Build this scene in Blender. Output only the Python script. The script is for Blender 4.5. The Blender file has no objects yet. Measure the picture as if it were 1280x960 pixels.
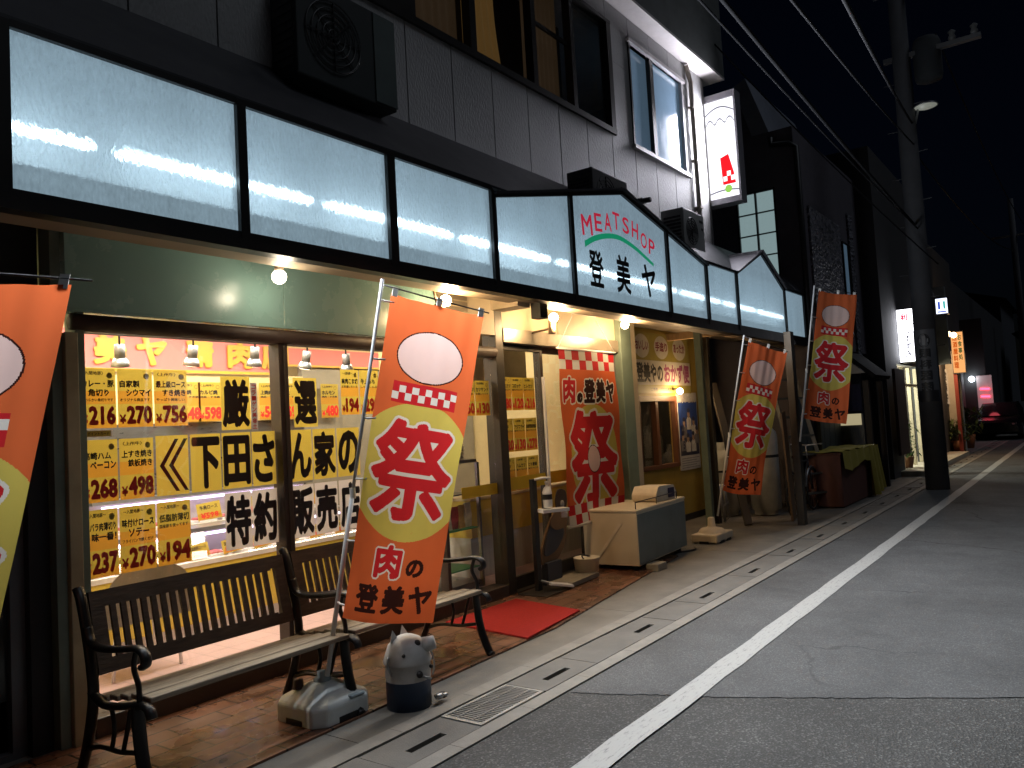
import bpy, bmesh, math, random
from mathutils import Vector, Matrix
random.seed(7)
S = bpy.context.scene
COL = S.collection
PI = math.pi
R = math.radians

# ------------------------------------------------------------------ camera and measuring helpers
H = 1.55
YAW, PITCH, ROLL, F = 0.628251333, 0.0553191068, -0.0568621832, 989.497
fw = Vector((math.cos(PITCH)*math.cos(YAW), math.cos(PITCH)*math.sin(YAW), math.sin(PITCH)))
rt = Vector((math.sin(YAW), -math.cos(YAW), 0))
up = rt.cross(fw)
ri = math.cos(ROLL)*rt + math.sin(ROLL)*up
uu = -math.sin(ROLL)*rt + math.cos(ROLL)*up
CAM = Vector((0, 0, H))
def ray(x, y): return ri*((x-640)/F) + uu*((480-y)/F) + fw
def atY(x, y, Y): d = ray(x, y); return CAM + d*(Y/d.y)
def atX(x, y, X): d = ray(x, y); return CAM + d*(X/d.x)
def atZ(x, y, z=0.0): d = ray(x, y); return CAM + d*((z-H)/d.z)
cd = bpy.data.cameras.new('camera')
cd.sensor_fit = 'HORIZONTAL'; cd.sensor_width = 36; cd.lens = 36*F/1280
cd.clip_start = 0.05; cd.clip_end = 800
cam = bpy.data.objects.new('camera', cd); COL.objects.link(cam)
cam.matrix_world = Matrix(((ri.x, uu.x, -fw.x, CAM.x), (ri.y, uu.y, -fw.y, CAM.y), (ri.z, uu.z, -fw.z, CAM.z), (0, 0, 0, 1)))
S.camera = cam

# ------------------------------------------------------------------ materials
MATS = {}
def lin(c): return tuple((v/12.92 if v <= .04045 else ((v+.055)/1.055)**2.4) for v in c)
def mat(name, col, rough=.6, metal=0, var=.12, scale=6, bump=0, bscale=60, stretch=(1, 1, 1), emit=None, es=0, spec=.5, trans=0, dirt=0, dirtcol=(.03, .025, .02)):
    if name in MATS: return MATS[name]
    m = bpy.data.materials.new(name); m.use_nodes = True; MATS[name] = m
    nt = m.node_tree; N = nt.nodes; L = nt.links
    b = N['Principled BSDF']
    b.inputs['Base Color'].default_value = (*col, 1)
    b.inputs['Roughness'].default_value = rough; b.inputs['Metallic'].default_value = metal
    b.inputs['Specular IOR Level'].default_value = spec
    tc = N.new('ShaderNodeTexCoord'); mp = N.new('ShaderNodeMapping'); mp.inputs['Scale'].default_value = stretch
    L.new(tc.outputs['Object'], mp.inputs['Vector'])
    if var or dirt:
        nz = N.new('ShaderNodeTexNoise'); nz.inputs['Scale'].default_value = scale; nz.inputs['Detail'].default_value = 6
        nz.inputs['Roughness'].default_value = .65
        L.new(mp.outputs['Vector'], nz.inputs['Vector'])
        mr = N.new('ShaderNodeMapRange'); mr.inputs[1].default_value = .3; mr.inputs[2].default_value = .7
        mr.inputs[3].default_value = 1-var; mr.inputs[4].default_value = 1+var
        L.new(nz.outputs['Fac'], mr.inputs[0])
        vm = N.new('ShaderNodeVectorMath'); vm.operation = 'SCALE'; vm.inputs[0].default_value = col
        L.new(mr.outputs[0], vm.inputs['Scale'])
        out = vm.outputs[0]
        if dirt:
            n2 = N.new('ShaderNodeTexNoise'); n2.inputs['Scale'].default_value = scale*.6; n2.inputs['Detail'].default_value = 8
            L.new(mp.outputs['Vector'], n2.inputs['Vector'])
            r2 = N.new('ShaderNodeMapRange'); r2.inputs[1].default_value = .5; r2.inputs[2].default_value = .72
            r2.inputs[3].default_value = 0; r2.inputs[4].default_value = dirt
            L.new(n2.outputs['Fac'], r2.inputs[0])
            mx = N.new('ShaderNodeMix'); mx.data_type = 'RGBA'
            L.new(r2.outputs[0], mx.inputs['Factor']); L.new(out, mx.inputs[6]); mx.inputs[7].default_value = (*dirtcol, 1)
            out = mx.outputs[2]
        L.new(out, b.inputs['Base Color'])
        rr = N.new('ShaderNodeMapRange'); rr.inputs[3].default_value = max(.02, rough-.1); rr.inputs[4].default_value = min(1, rough+.1)
        L.new(nz.outputs['Fac'], rr.inputs[0]); L.new(rr.outputs[0], b.inputs['Roughness'])
    if bump:
        nb = N.new('ShaderNodeTexNoise'); nb.inputs['Scale'].default_value = bscale; nb.inputs['Detail'].default_value = 4
        L.new(mp.outputs['Vector'], nb.inputs['Vector'])
        bp = N.new('ShaderNodeBump'); bp.inputs['Strength'].default_value = bump; bp.inputs['Distance'].default_value = .01
        L.new(nb.outputs['Fac'], bp.inputs['Height']); L.new(bp.outputs[0], b.inputs['Normal'])
    if emit:
        b.inputs['Emission Color'].default_value = (*emit, 1); b.inputs['Emission Strength'].default_value = es
    if trans:
        tr = N.new('ShaderNodeBsdfTranslucent'); tr.inputs['Color'].default_value = (*col, 1)
        ms = N.new('ShaderNodeMixShader'); ms.inputs[0].default_value = trans
        L.new(b.outputs[0], ms.inputs[1]); L.new(tr.outputs[0], ms.inputs[2]); L.new(ms.outputs[0], N['Material Output'].inputs['Surface'])
    return m
def emis(name, col, st):
    if name in MATS: return MATS[name]
    m = bpy.data.materials.new(name); m.use_nodes = True; MATS[name] = m
    N = m.node_tree.nodes; N.remove(N['Principled BSDF'])
    e = N.new('ShaderNodeEmission'); e.inputs[0].default_value = (*col, 1); e.inputs[1].default_value = st
    m.node_tree.links.new(e.outputs[0], N['Material Output'].inputs['Surface'])
    return m
def glass(name, tint=(1, 1, 1), gl=1.0, rough=.015):
    if name in MATS: return MATS[name]
    m = bpy.data.materials.new(name); m.use_nodes = True; MATS[name] = m
    N = m.node_tree.nodes; L = m.node_tree.links; N.remove(N['Principled BSDF'])
    t = N.new('ShaderNodeBsdfTransparent'); t.inputs[0].default_value = (*tint, 1)
    g = N.new('ShaderNodeBsdfGlossy'); g.inputs['Roughness'].default_value = rough
    ge = N.new('ShaderNodeNewGeometry'); dt = N.new('ShaderNodeVectorMath'); dt.operation = 'DOT_PRODUCT'; L.new(ge.outputs['Normal'], dt.inputs[0]); L.new(ge.outputs['Incoming'], dt.inputs[1])
    ab = N.new('ShaderNodeMath'); ab.operation = 'ABSOLUTE'; L.new(dt.outputs['Value'], ab.inputs[0])
    om = N.new('ShaderNodeMath'); om.operation = 'SUBTRACT'; om.inputs[0].default_value = 1; L.new(ab.outputs[0], om.inputs[1])
    pw = N.new('ShaderNodeMath'); pw.operation = 'POWER'; pw.inputs[1].default_value = 5; L.new(om.outputs[0], pw.inputs[0])
    f = N.new('ShaderNodeMath'); f.operation = 'MULTIPLY_ADD'; f.inputs[1].default_value = .95; f.inputs[2].default_value = .045; L.new(pw.outputs[0], f.inputs[0])
    k = N.new('ShaderNodeMath'); k.operation = 'MULTIPLY'; k.inputs[1].default_value = gl
    mx = N.new('ShaderNodeMixShader')
    L.new(f.outputs[0], k.inputs[0]); L.new(k.outputs[0], mx.inputs[0]); L.new(t.outputs[0], mx.inputs[1]); L.new(g.outputs[0], mx.inputs[2])
    L.new(mx.outputs[0], N['Material Output'].inputs['Surface'])
    return m

# ------------------------------------------------------------------ mesh builder
class MB:
    def __init__(s): s.v = []; s.f = []; s.mi = []; s.mats = []; s.sm = []
    def M(s, m):
        if m not in s.mats: s.mats.append(m)
        return s.mats.index(m)
    def add(s, vs, fs, m, smooth=False):
        o = len(s.v); k = s.M(m)
        s.v += [Vector(p) for p in vs]
        for f in fs: s.f.append([i+o for i in f]); s.mi.append(k); s.sm.append(smooth)
    def poly(s, pts, m): s.add(pts, [list(range(len(pts)))], m)
    def box(s, x0, x1, y0, y1, z0, z1, m):
        P = [(x, y, z) for z in (z0, z1) for y in (y0, y1) for x in (x0, x1)]
        s.add(P, [(0, 2, 3, 1), (4, 5, 7, 6), (0, 1, 5, 4), (2, 6, 7, 3), (0, 4, 6, 2), (1, 3, 7, 5)], m)
    def obox(s, c, ax, ay, az, m):
        c = Vector(c); ax = Vector(ax); ay = Vector(ay); az = Vector(az)
        P = [c+ax*i+ay*j+az*k for k in (-1, 1) for j in (-1, 1) for i in (-1, 1)]
        s.add(P, [(0, 2, 3, 1), (4, 5, 7, 6), (0, 1, 5, 4), (2, 6, 7, 3), (0, 4, 6, 2), (1, 3, 7, 5)], m)
    def bar(s, a, b, w, h, m, upv=(0, 0, 1)):
        a = Vector(a); b = Vector(b); d = (b-a); l = d.length; d.normalize(); u = Vector(upv)
        if abs(d.dot(u)) > .98: u = Vector((0, 1, 0))
        sx = d.cross(u).normalized(); uy = sx.cross(d)
        s.obox((a+b)/2, d*l/2, sx*w/2, uy*h/2, m)
    def prism(s, pts, off, m, mside=None):
        n = len(pts); off = Vector(off); P = [Vector(p) for p in pts]
        s.add(P+[p+off for p in P], [list(range(n)), list(range(2*n-1, n-1, -1))]+[], m)
        s.add(P+[p+off for p in P], [((i+1) % n, i, i+n, (i+1) % n+n) for i in range(n)], mside or m)
    def tube(s, pts, r, m, seg=8, cap=True, flat=None):
        P = [Vector(p) for p in pts]; n = len(P)
        rs = r if isinstance(r, (list, tuple)) else [r]*n
        d0 = (P[1]-P[0]).normalized(); ref = Vector((0, 0, 1)) if abs(d0.z) < .9 else Vector((1, 0, 0))
        nx = d0.cross(ref).normalized(); vs = []
        for i in range(n):
            d = (P[min(i+1, n-1)]-P[max(i-1, 0)]).normalized()
            nx = (nx-d*nx.dot(d)).normalized(); ny = d.cross(nx)
            for k in range(seg):
                a = 2*PI*k/seg; o = nx*math.cos(a)*rs[i]+ny*math.sin(a)*rs[i]
                if flat: o = Vector((o.x*flat[0], o.y*flat[1], o.z*flat[2]))
                vs.append(P[i]+o)
        fs = [(i*seg+k, i*seg+(k+1) % seg, (i+1)*seg+(k+1) % seg, (i+1)*seg+k) for i in range(n-1) for k in range(seg)]
        if cap: fs += [list(range(seg-1, -1, -1)), [(n-1)*seg+k for k in range(seg)]]
        s.add(vs, fs, m, True)
    def lathe(s, prof, c, m, seg=24, axis='z', smooth=True):
        c = Vector(c); vs = []; n = len(prof)
        for r, h in prof:
            for k in range(seg):
                a = 2*PI*k/seg; x, y = r*math.cos(a), r*math.sin(a)
                vs.append(c+(Vector((x, y, h)) if axis == 'z' else Vector((h, x, y)) if axis == 'x' else Vector((x, h, y))))
        fs = [(i*seg+k, i*seg+(k+1) % seg, (i+1)*seg+(k+1) % seg, (i+1)*seg+k) for i in range(n-1) for k in range(seg)]
        s.add(vs, fs, m, smooth)
    def ball(s, c, r, m, seg=14, sc=(1, 1, 1)):
        n = seg//2; c = Vector(c); vs = [c+Vector((0, 0, -r*sc[2]))]
        for i in range(1, n):
            t = -PI/2+PI*i/n
            for k in range(seg):
                a = 2*PI*k/seg; vs.append(c+Vector((r*sc[0]*math.cos(t)*math.cos(a), r*sc[1]*math.cos(t)*math.sin(a), r*sc[2]*math.sin(t))))
        vs.append(c+Vector((0, 0, r*sc[2]))); fs = []
        for k in range(seg):
            fs.append((0, 1+(k+1) % seg, 1+k)); fs.append((len(vs)-1, 1+(n-2)*seg+k, 1+(n-2)*seg+(k+1) % seg))
        for i in range(n-2):
            for k in range(seg): fs.append((1+i*seg+k, 1+i*seg+(k+1) % seg, 1+(i+1)*seg+(k+1) % seg, 1+(i+1)*seg+k))
        s.add(vs, fs, m, True)
    def sheet(s, fn, nu, nv, m, smooth=True):
        vs = [fn(i/nu, j/nv) for j in range(nv+1) for i in range(nu+1)]
        fs = [(j*(nu+1)+i, j*(nu+1)+i+1, (j+1)*(nu+1)+i+1, (j+1)*(nu+1)+i) for j in range(nv) for i in range(nu)]
        s.add(vs, fs, m, smooth)
def obj(name, mb, parent=None, bevel=0, local=False):
    me = bpy.data.meshes.new(name)
    off = Vector(parent['_base']) if (parent is not None and not local) else Vector((0, 0, 0))
    me.from_pydata([tuple(p-off) for p in mb.v], [], mb.f)
    for m in mb.mats: me.materials.append(m)
    me.polygons.foreach_set('material_index', mb.mi); me.polygons.foreach_set('use_smooth', mb.sm)
    me.update()
    o = bpy.data.objects.new(name, me); COL.objects.link(o)
    if parent is not None: o.parent = parent
    o['_base'] = tuple(off)
    if bevel:
        md = o.modifiers.new('bevel', 'BEVEL'); md.width = bevel; md.segments = 2; md.limit_method = 'ANGLE'; md.angle_limit = R(40)
    return o
def tag(o, label, cat, group=None, kind=None):
    if label: o['label'] = label
    if cat: o['category'] = cat
    if group: o['group'] = group
    if kind: o['kind'] = kind
    return o
def thing(name, label, cat, loc=(0, 0, 0), rz=0, group=None):
    o = bpy.data.objects.new(name, None); COL.objects.link(o); o.location = loc; o.rotation_euler = (0, 0, rz)
    o.empty_display_size = .2; o['_base'] = tuple(loc)
    return tag(o, label, cat, group)
def struct(name, mb): o = obj(name, mb); o['kind'] = 'structure'; return o
def one(name, mb, label, cat, group=None, bevel=0): return tag(obj(name, mb, None, bevel), label, cat, group)
def dup(root, dloc, label, group=None):
    r = root.copy(); COL.objects.link(r); r.location = Vector(root.location)+Vector(dloc); r['label'] = label
    if group: r['group'] = group
    for ch in list(root.children):
        c = ch.copy(); COL.objects.link(c); c.parent = r
        for g in ch.children:
            d = g.copy(); COL.objects.link(d); d.parent = c
    return r

# ------------------------------------------------------------------ lettering
GC = {}
def glyph(ch, res=3):
    k = (ch, res)
    if k in GC: return GC[k]
    c = bpy.data.curves.new('glyph', 'FONT'); c.body = ch; c.size = 1; c.resolution_u = res
    o = bpy.data.objects.new('glyph', c); COL.objects.link(o)
    dg = bpy.context.evaluated_depsgraph_get(); me = bpy.data.meshes.new_from_object(o.evaluated_get(dg))
    vs = [(v.co.x, v.co.y) for v in me.vertices]; fs = [tuple(p.vertices) for p in me.polygons]
    bpy.data.objects.remove(o); bpy.data.curves.remove(c); bpy.data.meshes.remove(me)
    GC[k] = (vs, fs); return GC[k]
def ring(r, n): return [(r*math.cos(2*PI*i/n), r*math.sin(2*PI*i/n)) for i in range(n)]
def text(mb, s, fr, u0, v0, u1, v1, m, bold=0, n=0.0, res=2, maxlen=0, vertical=False):
    """letters fitted to the box u0..u1, v0..v1 of the frame fr(u, v, n); bold is the stroke growth in units of letter height"""
    if vertical:
        k = len(s); h = (v1-v0)/k
        for i, ch in enumerate(s): text(mb, ch, fr, u0, v1-(i+1)*h+h*.06, u1, v1-i*h-h*.06, m, bold, n, res, maxlen)
        return
    vs, fs = glyph(s, res)
    if not vs: return
    x0 = min(p[0] for p in vs); x1 = max(p[0] for p in vs); y0 = min(p[1] for p in vs); y1 = max(p[1] for p in vs)
    bx = bold; sx = (u1-u0)/(x1-x0+2*bx); sy = (v1-v0)/(y1-y0+2*bx)
    offs = [(0, 0)]
    if bold > 0: offs = ring(bold, 12 if bold > .03 else 8)
    if bold > .045: offs = offs+ring(bold*.5, 8)
    if bold > 0: offs = offs+[(0, 0)]
    for q, (ox, oy) in enumerate(offs):
        V = [(u0+(x-x0+bx+ox)*sx, v0+(y-y0+bx+oy)*sy) for x, y in vs]
        if maxlen:
            V, FS = refine(V, fs, maxlen)
        else: FS = fs
        mb.add([fr(u, v, n+q*.00006) for u, v in V], FS, m)
def refine(V, fs, L):
    V = list(V); T = []
    for f in fs:
        for i in range(1, len(f)-1): T.append((f[0], f[i], f[i+1]))
    cache = {}
    def mid(a, b):
        k = (min(a, b), max(a, b))
        if k not in cache: cache[k] = len(V); V.append(((V[a][0]+V[b][0])/2, (V[a][1]+V[b][1])/2))
        return cache[k]
    out = []
    while T:
        t = T.pop(); e = [((V[t[i]][0]-V[t[(i+1) % 3]][0])**2+(V[t[i]][1]-V[t[(i+1) % 3]][1])**2, i) for i in range(3)]
        l, i = max(e)
        if l > L*L:
            a, b, c = t[i], t[(i+1) % 3], t[(i+2) % 3]; q = mid(a, b); T += [(a, q, c), (q, b, c)]
        else: out.append(t)
    return V, out
def plane(o, U, V, N): o = Vector(o); U = Vector(U); V = Vector(V); N = Vector(N); return lambda u, v, n=0.0: o+U*u+V*v+N*n
def facade(y): return plane((0, y, 0), (1, 0, 0), (0, 0, 1), (0, -1, 0))      # u = X, v = Z, n towards the street
def rect(mb, fr, u0, v0, u1, v1, m, n=0.0): mb.poly([fr(u0, v0, n), fr(u1, v0, n), fr(u1, v1, n), fr(u0, v1, n)], m)
def ell(mb, fr, cu, cv, ru, rv, m, n=0.0, k=28, a0=0, a1=2*PI): mb.poly([fr(cu+ru*math.cos(a0+(a1-a0)*i/k), cv+rv*math.sin(a0+(a1-a0)*i/k), n) for i in range(k)], m)

def smooth(pts, k=4):
    P = [Vector(p) for p in pts]; out = []
    for i in range(len(P)-1):
        a, b, c, d = P[max(i-1, 0)], P[i], P[i+1], P[min(i+2, len(P)-1)]
        for j in range(k):
            t = j/k; out.append(.5*((2*b)+(c-a)*t+(2*a-5*b+4*c-d)*t*t+(3*b-a-3*c+d)*t**3))
    return out+[P[-1]]
# ------------------------------------------------------------------ palette
M_black = mat('black_paint', (.012, .012, .012), .45)
M_ink = mat('black_ink', (.012, .01, .01), .5, var=0)
M_red = mat('red_ink', (.68, .03, .02), .5, var=0)
M_bronze = mat('dark_bronze', (.055, .047, .038), .4, .5, dirt=.3)
M_brown = mat('dark_brown_paint', (.045, .03, .022), .45, dirt=.3, dirtcol=(.1, .09, .08))
M_green = mat('green_painted_steel', (.24, .40, .37), .27, var=.05, scale=2, dirt=.12, dirtcol=(.1, .12, .1))
M_greend = mat('green_painted_post', (.15, .2, .16), .5, dirt=.3)
M_olive = mat('olive_painted_post', (.36, .32, .2), .6, dirt=.35)
M_beige = mat('beige_trim', (.5, .42, .3), .55, dirt=.25, dirtcol=(.2, .15, .1))
M_beigem = mat('beige_aluminium', (.34, .29, .22), .35, .55, dirt=.2)
M_cream = mat('cream_panel', (.6, .5, .33), .5, var=.05, dirt=.1, dirtcol=(.3, .2, .1))
M_alu = mat('aluminium', (.4, .41, .42), .35, .8)
M_steel = mat('galvanised_steel', (.35, .36, .36), .4, .7)
M_white = mat('white_plastic', (.72, .72, .7), .45, var=.04)
M_offw = mat('off_white_paint', (.68, .62, .5), .5, var=.04, dirt=.15, dirtcol=(.35, .28, .2))
M_dark = mat('dark_shadow_paint', (.012, .012, .013), .6)  # near-black parts, and shade painted into recesses
M_glass = glass('window_glass')
M_yel = mat('yellow_card', (.58, .44, .07), .45, var=.03, trans=.4)
M_yel2 = mat('orange_card_print', (.66, .34, .04), .45, var=.03, trans=.4)
M_yela = mat('yellow_panel', (.62, .46, .06), .4, var=.04, scale=2)
M_wpap = mat('white_paper', (.62, .58, .55), .5, var=.03, trans=.4)
M_ink2 = mat('dark_brown_ink', (.03, .016, .012), .5, var=0)

# ================================================================== SETTING
def ground_mats():
    # asphalt with aggregate, patches and fine cracks
    def asphalt(name, base, agg, sc, bump):
        m = mat(name, base, .82, var=0, spec=.35); nt = m.node_tree; N = nt.nodes; L = nt.links; b = N['Principled BSDF']
        tc = N['Texture Coordinate']
        v = N.new('ShaderNodeTexVoronoi'); v.inputs['Scale'].default_value = sc; L.new(tc.outputs['Object'], v.inputs['Vector'])
        n1 = N.new('ShaderNodeTexNoise'); n1.inputs['Scale'].default_value = 1.1; n1.inputs['Detail'].default_value = 8; n1.inputs['Roughness'].default_value = .7
        L.new(tc.outputs['Object'], n1.inputs['Vector'])
        n2 = N.new('ShaderNodeTexNoise'); n2.inputs['Scale'].default_value = sc*.9; n2.inputs['Detail'].default_value = 5
        L.new(tc.outputs['Object'], n2.inputs['Vector'])
        sp = N.new('ShaderNodeSeparateColor'); L.new(v.outputs['Color'], sp.inputs[0])
        mr = N.new('ShaderNodeMapRange'); mr.inputs[1].default_value = .72; mr.inputs[2].default_value = 1; mr.inputs[3].default_value = 0; mr.inputs[4].default_value = 1
        L.new(sp.outputs[0], mr.inputs[0])
        mx = N.new('ShaderNodeMix'); mx.data_type = 'RGBA'; mx.inputs[6].default_value = (*base, 1); mx.inputs[7].default_value = (*agg, 1)
        L.new(mr.outputs[0], mx.inputs['Factor'])
        k = N.new('ShaderNodeMapRange'); k.inputs[1].default_value = .25; k.inputs[2].default_value = .75; k.inputs[3].default_value = .62; k.inputs[4].default_value = 1.38
        L.new(n1.outputs['Fac'], k.inputs[0])
        k2 = N.new('ShaderNodeMapRange'); k2.inputs[1].default_value = .3; k2.inputs[2].default_value = .7; k2.inputs[3].default_value = .7; k2.inputs[4].default_value = 1.3
        L.new(n2.outputs['Fac'], k2.inputs[0])
        mm = N.new('ShaderNodeMath'); mm.operation = 'MULTIPLY'; L.new(k.outputs[0], mm.inputs[0]); L.new(k2.outputs[0], mm.inputs[1])
        vm = N.new('ShaderNodeVectorMath'); vm.operation = 'SCALE'; L.new(mx.outputs[2], vm.inputs[0]); L.new(mm.outputs[0], vm.inputs['Scale'])
        L.new(vm.outputs[0], b.inputs['Base Color'])
        wp = N.new('ShaderNodeTexNoise'); wp.inputs['Scale'].default_value = 2.5; wp.inputs['Detail'].default_value = 5; L.new(tc.outputs['Object'], wp.inputs['Vector'])
        wv = N.new('ShaderNodeVectorMath'); wv.operation = 'MULTIPLY_ADD'; wv.inputs[1].default_value = (.5, .5, 0); L.new(wp.outputs['Color'], wv.inputs[0]); L.new(tc.outputs['Object'], wv.inputs[2])
        ck = N.new('ShaderNodeTexVoronoi'); ck.feature = 'DISTANCE_TO_EDGE'; ck.inputs['Scale'].default_value = .42; L.new(wv.outputs[0], ck.inputs['Vector'])
        c1 = N.new('ShaderNodeMapRange'); c1.inputs[1].default_value = .0015; c1.inputs[2].default_value = .006; c1.inputs[3].default_value = 1; c1.inputs[4].default_value = 0; L.new(ck.outputs['Distance'], c1.inputs[0])
        n3 = N.new('ShaderNodeTexNoise'); n3.inputs['Scale'].default_value = .55; n3.inputs['Detail'].default_value = 3; L.new(tc.outputs['Object'], n3.inputs['Vector'])
        c2 = N.new('ShaderNodeMapRange'); c2.inputs[1].default_value = .47; c2.inputs[2].default_value = .6; L.new(n3.outputs['Fac'], c2.inputs[0])
        c3 = N.new('ShaderNodeMath'); c3.operation = 'MULTIPLY'; L.new(c1.outputs[0], c3.inputs[0]); L.new(c2.outputs[0], c3.inputs[1])
        n4 = N.new('ShaderNodeTexNoise'); n4.inputs['Scale'].default_value = .9; n4.inputs['Detail'].default_value = 6; n4.inputs['Distortion'].default_value = .6; L.new(wv.outputs[0], n4.inputs['Vector'])
        c4 = N.new('ShaderNodeMapRange'); c4.inputs[1].default_value = .6; c4.inputs[2].default_value = .72; c4.inputs[4].default_value = .4; L.new(n4.outputs['Fac'], c4.inputs[0])
        c5 = N.new('ShaderNodeMath'); c5.operation = 'MAXIMUM'; L.new(c3.outputs[0], c5.inputs[0]); L.new(c4.outputs[0], c5.inputs[1])
        cm = N.new('ShaderNodeMix'); cm.data_type = 'RGBA'; L.new(c5.outputs[0], cm.inputs['Factor']); L.new(vm.outputs[0], cm.inputs[6]); cm.inputs[7].default_value = (.03, .03, .029, 1); L.new(cm.outputs[2], b.inputs['Base Color'])
        bp = N.new('ShaderNodeBump'); bp.inputs['Strength'].default_value = bump; bp.inputs['Distance'].default_value = .006
        L.new(v.outputs['Distance'], bp.inputs['Height']); L.new(bp.outputs[0], b.inputs['Normal'])
        return m
    old = asphalt('old_asphalt', (.052, .051, .049), (.13, .13, .125), 110, .6)
    new = asphalt('new_asphalt', (.078, .079, .08), (.13, .13, .13), 150, .35)
    conc = mat('pavement_concrete', (.16, .148, .128), .75, var=.28, scale=2.2, bump=.25, bscale=120, dirt=.45, dirtcol=(.1, .09, .075))
    curb = mat('kerb_concrete', (.215, .2, .175), .75, var=.2, scale=5, bump=.2, bscale=100, dirt=.4, dirtcol=(.12, .11, .1))
    cover = mat('gutter_cover_concrete', (.14, .132, .118), .8, var=.2, scale=4, bump=.3, bscale=140, dirt=.35, dirtcol=(.09, .085, .075))
    # terracotta tiles
    m = mat('terracotta_tiles', (.2, .1, .06), .35, var=0); nt = m.node_tree; N = nt.nodes; L = nt.links; b = N['Principled BSDF']; tc = N['Texture Coordinate']
    br = N.new('ShaderNodeTexBrick'); br.offset = .5; br.inputs['Scale'].default_value = 1; br.inputs['Brick Width'].default_value = .3; br.inputs['Row Height'].default_value = .15
    br.inputs['Mortar Size'].default_value = .007; br.inputs['Mortar Smooth'].default_value = .2; br.inputs['Bias'].default_value = -.2
    br.inputs['Color1'].default_value = (.19, .085, .05, 1); br.inputs['Color2'].default_value = (.135, .08, .05, 1); br.inputs['Mortar'].default_value = (.025, .018, .014, 1)
    L.new(tc.outputs['Object'], br.inputs['Vector'])
    nz = N.new('ShaderNodeTexNoise'); nz.inputs['Scale'].default_value = 3; nz.inputs['Detail'].default_value = 8; L.new(tc.outputs['Object'], nz.inputs['Vector'])
    k = N.new('ShaderNodeMapRange'); k.inputs[1].default_value = .3; k.inputs[2].default_value = .7; k.inputs[3].default_value = .65; k.inputs[4].default_value = 1.35; L.new(nz.outputs['Fac'], k.inputs[0])
    vm = N.new('ShaderNodeVectorMath'); vm.operation = 'SCALE'; L.new(br.outputs['Color'], vm.inputs[0]); L.new(k.outputs[0], vm.inputs['Scale']); L.new(vm.outputs[0], b.inputs['Base Color'])
    r = N.new('ShaderNodeMapRange'); r.inputs[1].default_value = .3; r.inputs[2].default_value = .7; r.inputs[3].default_value = .1; r.inputs[4].default_value = .45; L.new(nz.outputs['Fac'], r.inputs[0]); L.new(r.outputs[0], b.inputs['Roughness'])
    bp = N.new('ShaderNodeBump'); bp.inputs['Strength'].default_value = .5; bp.inputs['Distance'].default_value = .004; bp.invert = True
    L.new(br.outputs['Fac'], bp.inputs['Height']); L.new(bp.outputs[0], b.inputs['Normal'])
    # worn white line
    w = mat('worn_white_line_paint', (.42, .42, .405), .7, var=0); nt = w.node_tree; N = nt.nodes; L = nt.links; b = N['Principled BSDF']; tc = N['Texture Coordinate']
    mp = N.new('ShaderNodeMapping'); mp.inputs['Scale'].default_value = (3, 14, 1); L.new(tc.outputs['Object'], mp.inputs['Vector'])
    nz = N.new('ShaderNodeTexNoise'); nz.inputs['Scale'].default_value = 4; nz.inputs['Detail'].default_value = 10; nz.inputs['Roughness'].default_value = .75; L.new(mp.outputs[0], nz.inputs['Vector'])
    k = N.new('ShaderNodeMapRange'); k.inputs[1].default_value = .53; k.inputs[2].default_value = .66; L.new(nz.outputs['Fac'], k.inputs[0])
    mx = N.new('ShaderNodeMix'); mx.data_type = 'RGBA'; mx.inputs[6].default_value = (.37, .37, .355, 1); mx.inputs[7].default_value = (.16, .16, .16, 1); L.new(k.outputs[0], mx.inputs['Factor'])
    L.new(mx.outputs[2], b.inputs['Base Color'])
    return old, new, conc, curb, cover, m, w
A_old, A_new, M_conc, M_curb, M_cover, M_tile, M_line = ground_mats()
mb = MB(); mb.box(-300, 700, -300, 300, -.4, -.2, mat('dark_ground', (.05, .05, .045), .9)); struct('ground', mb)
mb = MB()
mb.poly([(-12, -9, 0), (140, -9, 0), (140, 2.58, 0), (-12, 2.58, 0)], A_old); struct('road', mb)
mb = MB()
seam = [(3.93, 2.565), (4.02, 2.3), (4.15, 2.0), (4.24, 1.75), (4.45, 1.3), (4.6, 1.0), (5.1, 0), (6.4, -4), (8, -9)]
pts = [(a[0]+(b[0]-a[0])*k/12+random.uniform(-.012, .012), a[1]+(b[1]-a[1])*k/12) for a, b in zip(seam[:-1], seam[1:]) for k in range(12)]+[(8, -9), (140, -9), (140, 2.56)]
mb.poly([(x, y, .004) for x, y in pts], A_new); struct('road_resurfacing', mb)
mb = MB()
for i in range(60):      # line edge slightly ragged
    pass
n = 240; lo = []; hi = []
for i in range(n+1):
    x = -3+i*.28; w = .075
    lo.append((x, 1.945-w+random.uniform(-.006, .006), .008)); hi.append((x, 1.945+w+random.uniform(-.006, .006), .008))
for i in range(n): mb.poly([lo[i], lo[i+1], hi[i+1], hi[i]], M_line)
struct('road_line', mb)
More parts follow.
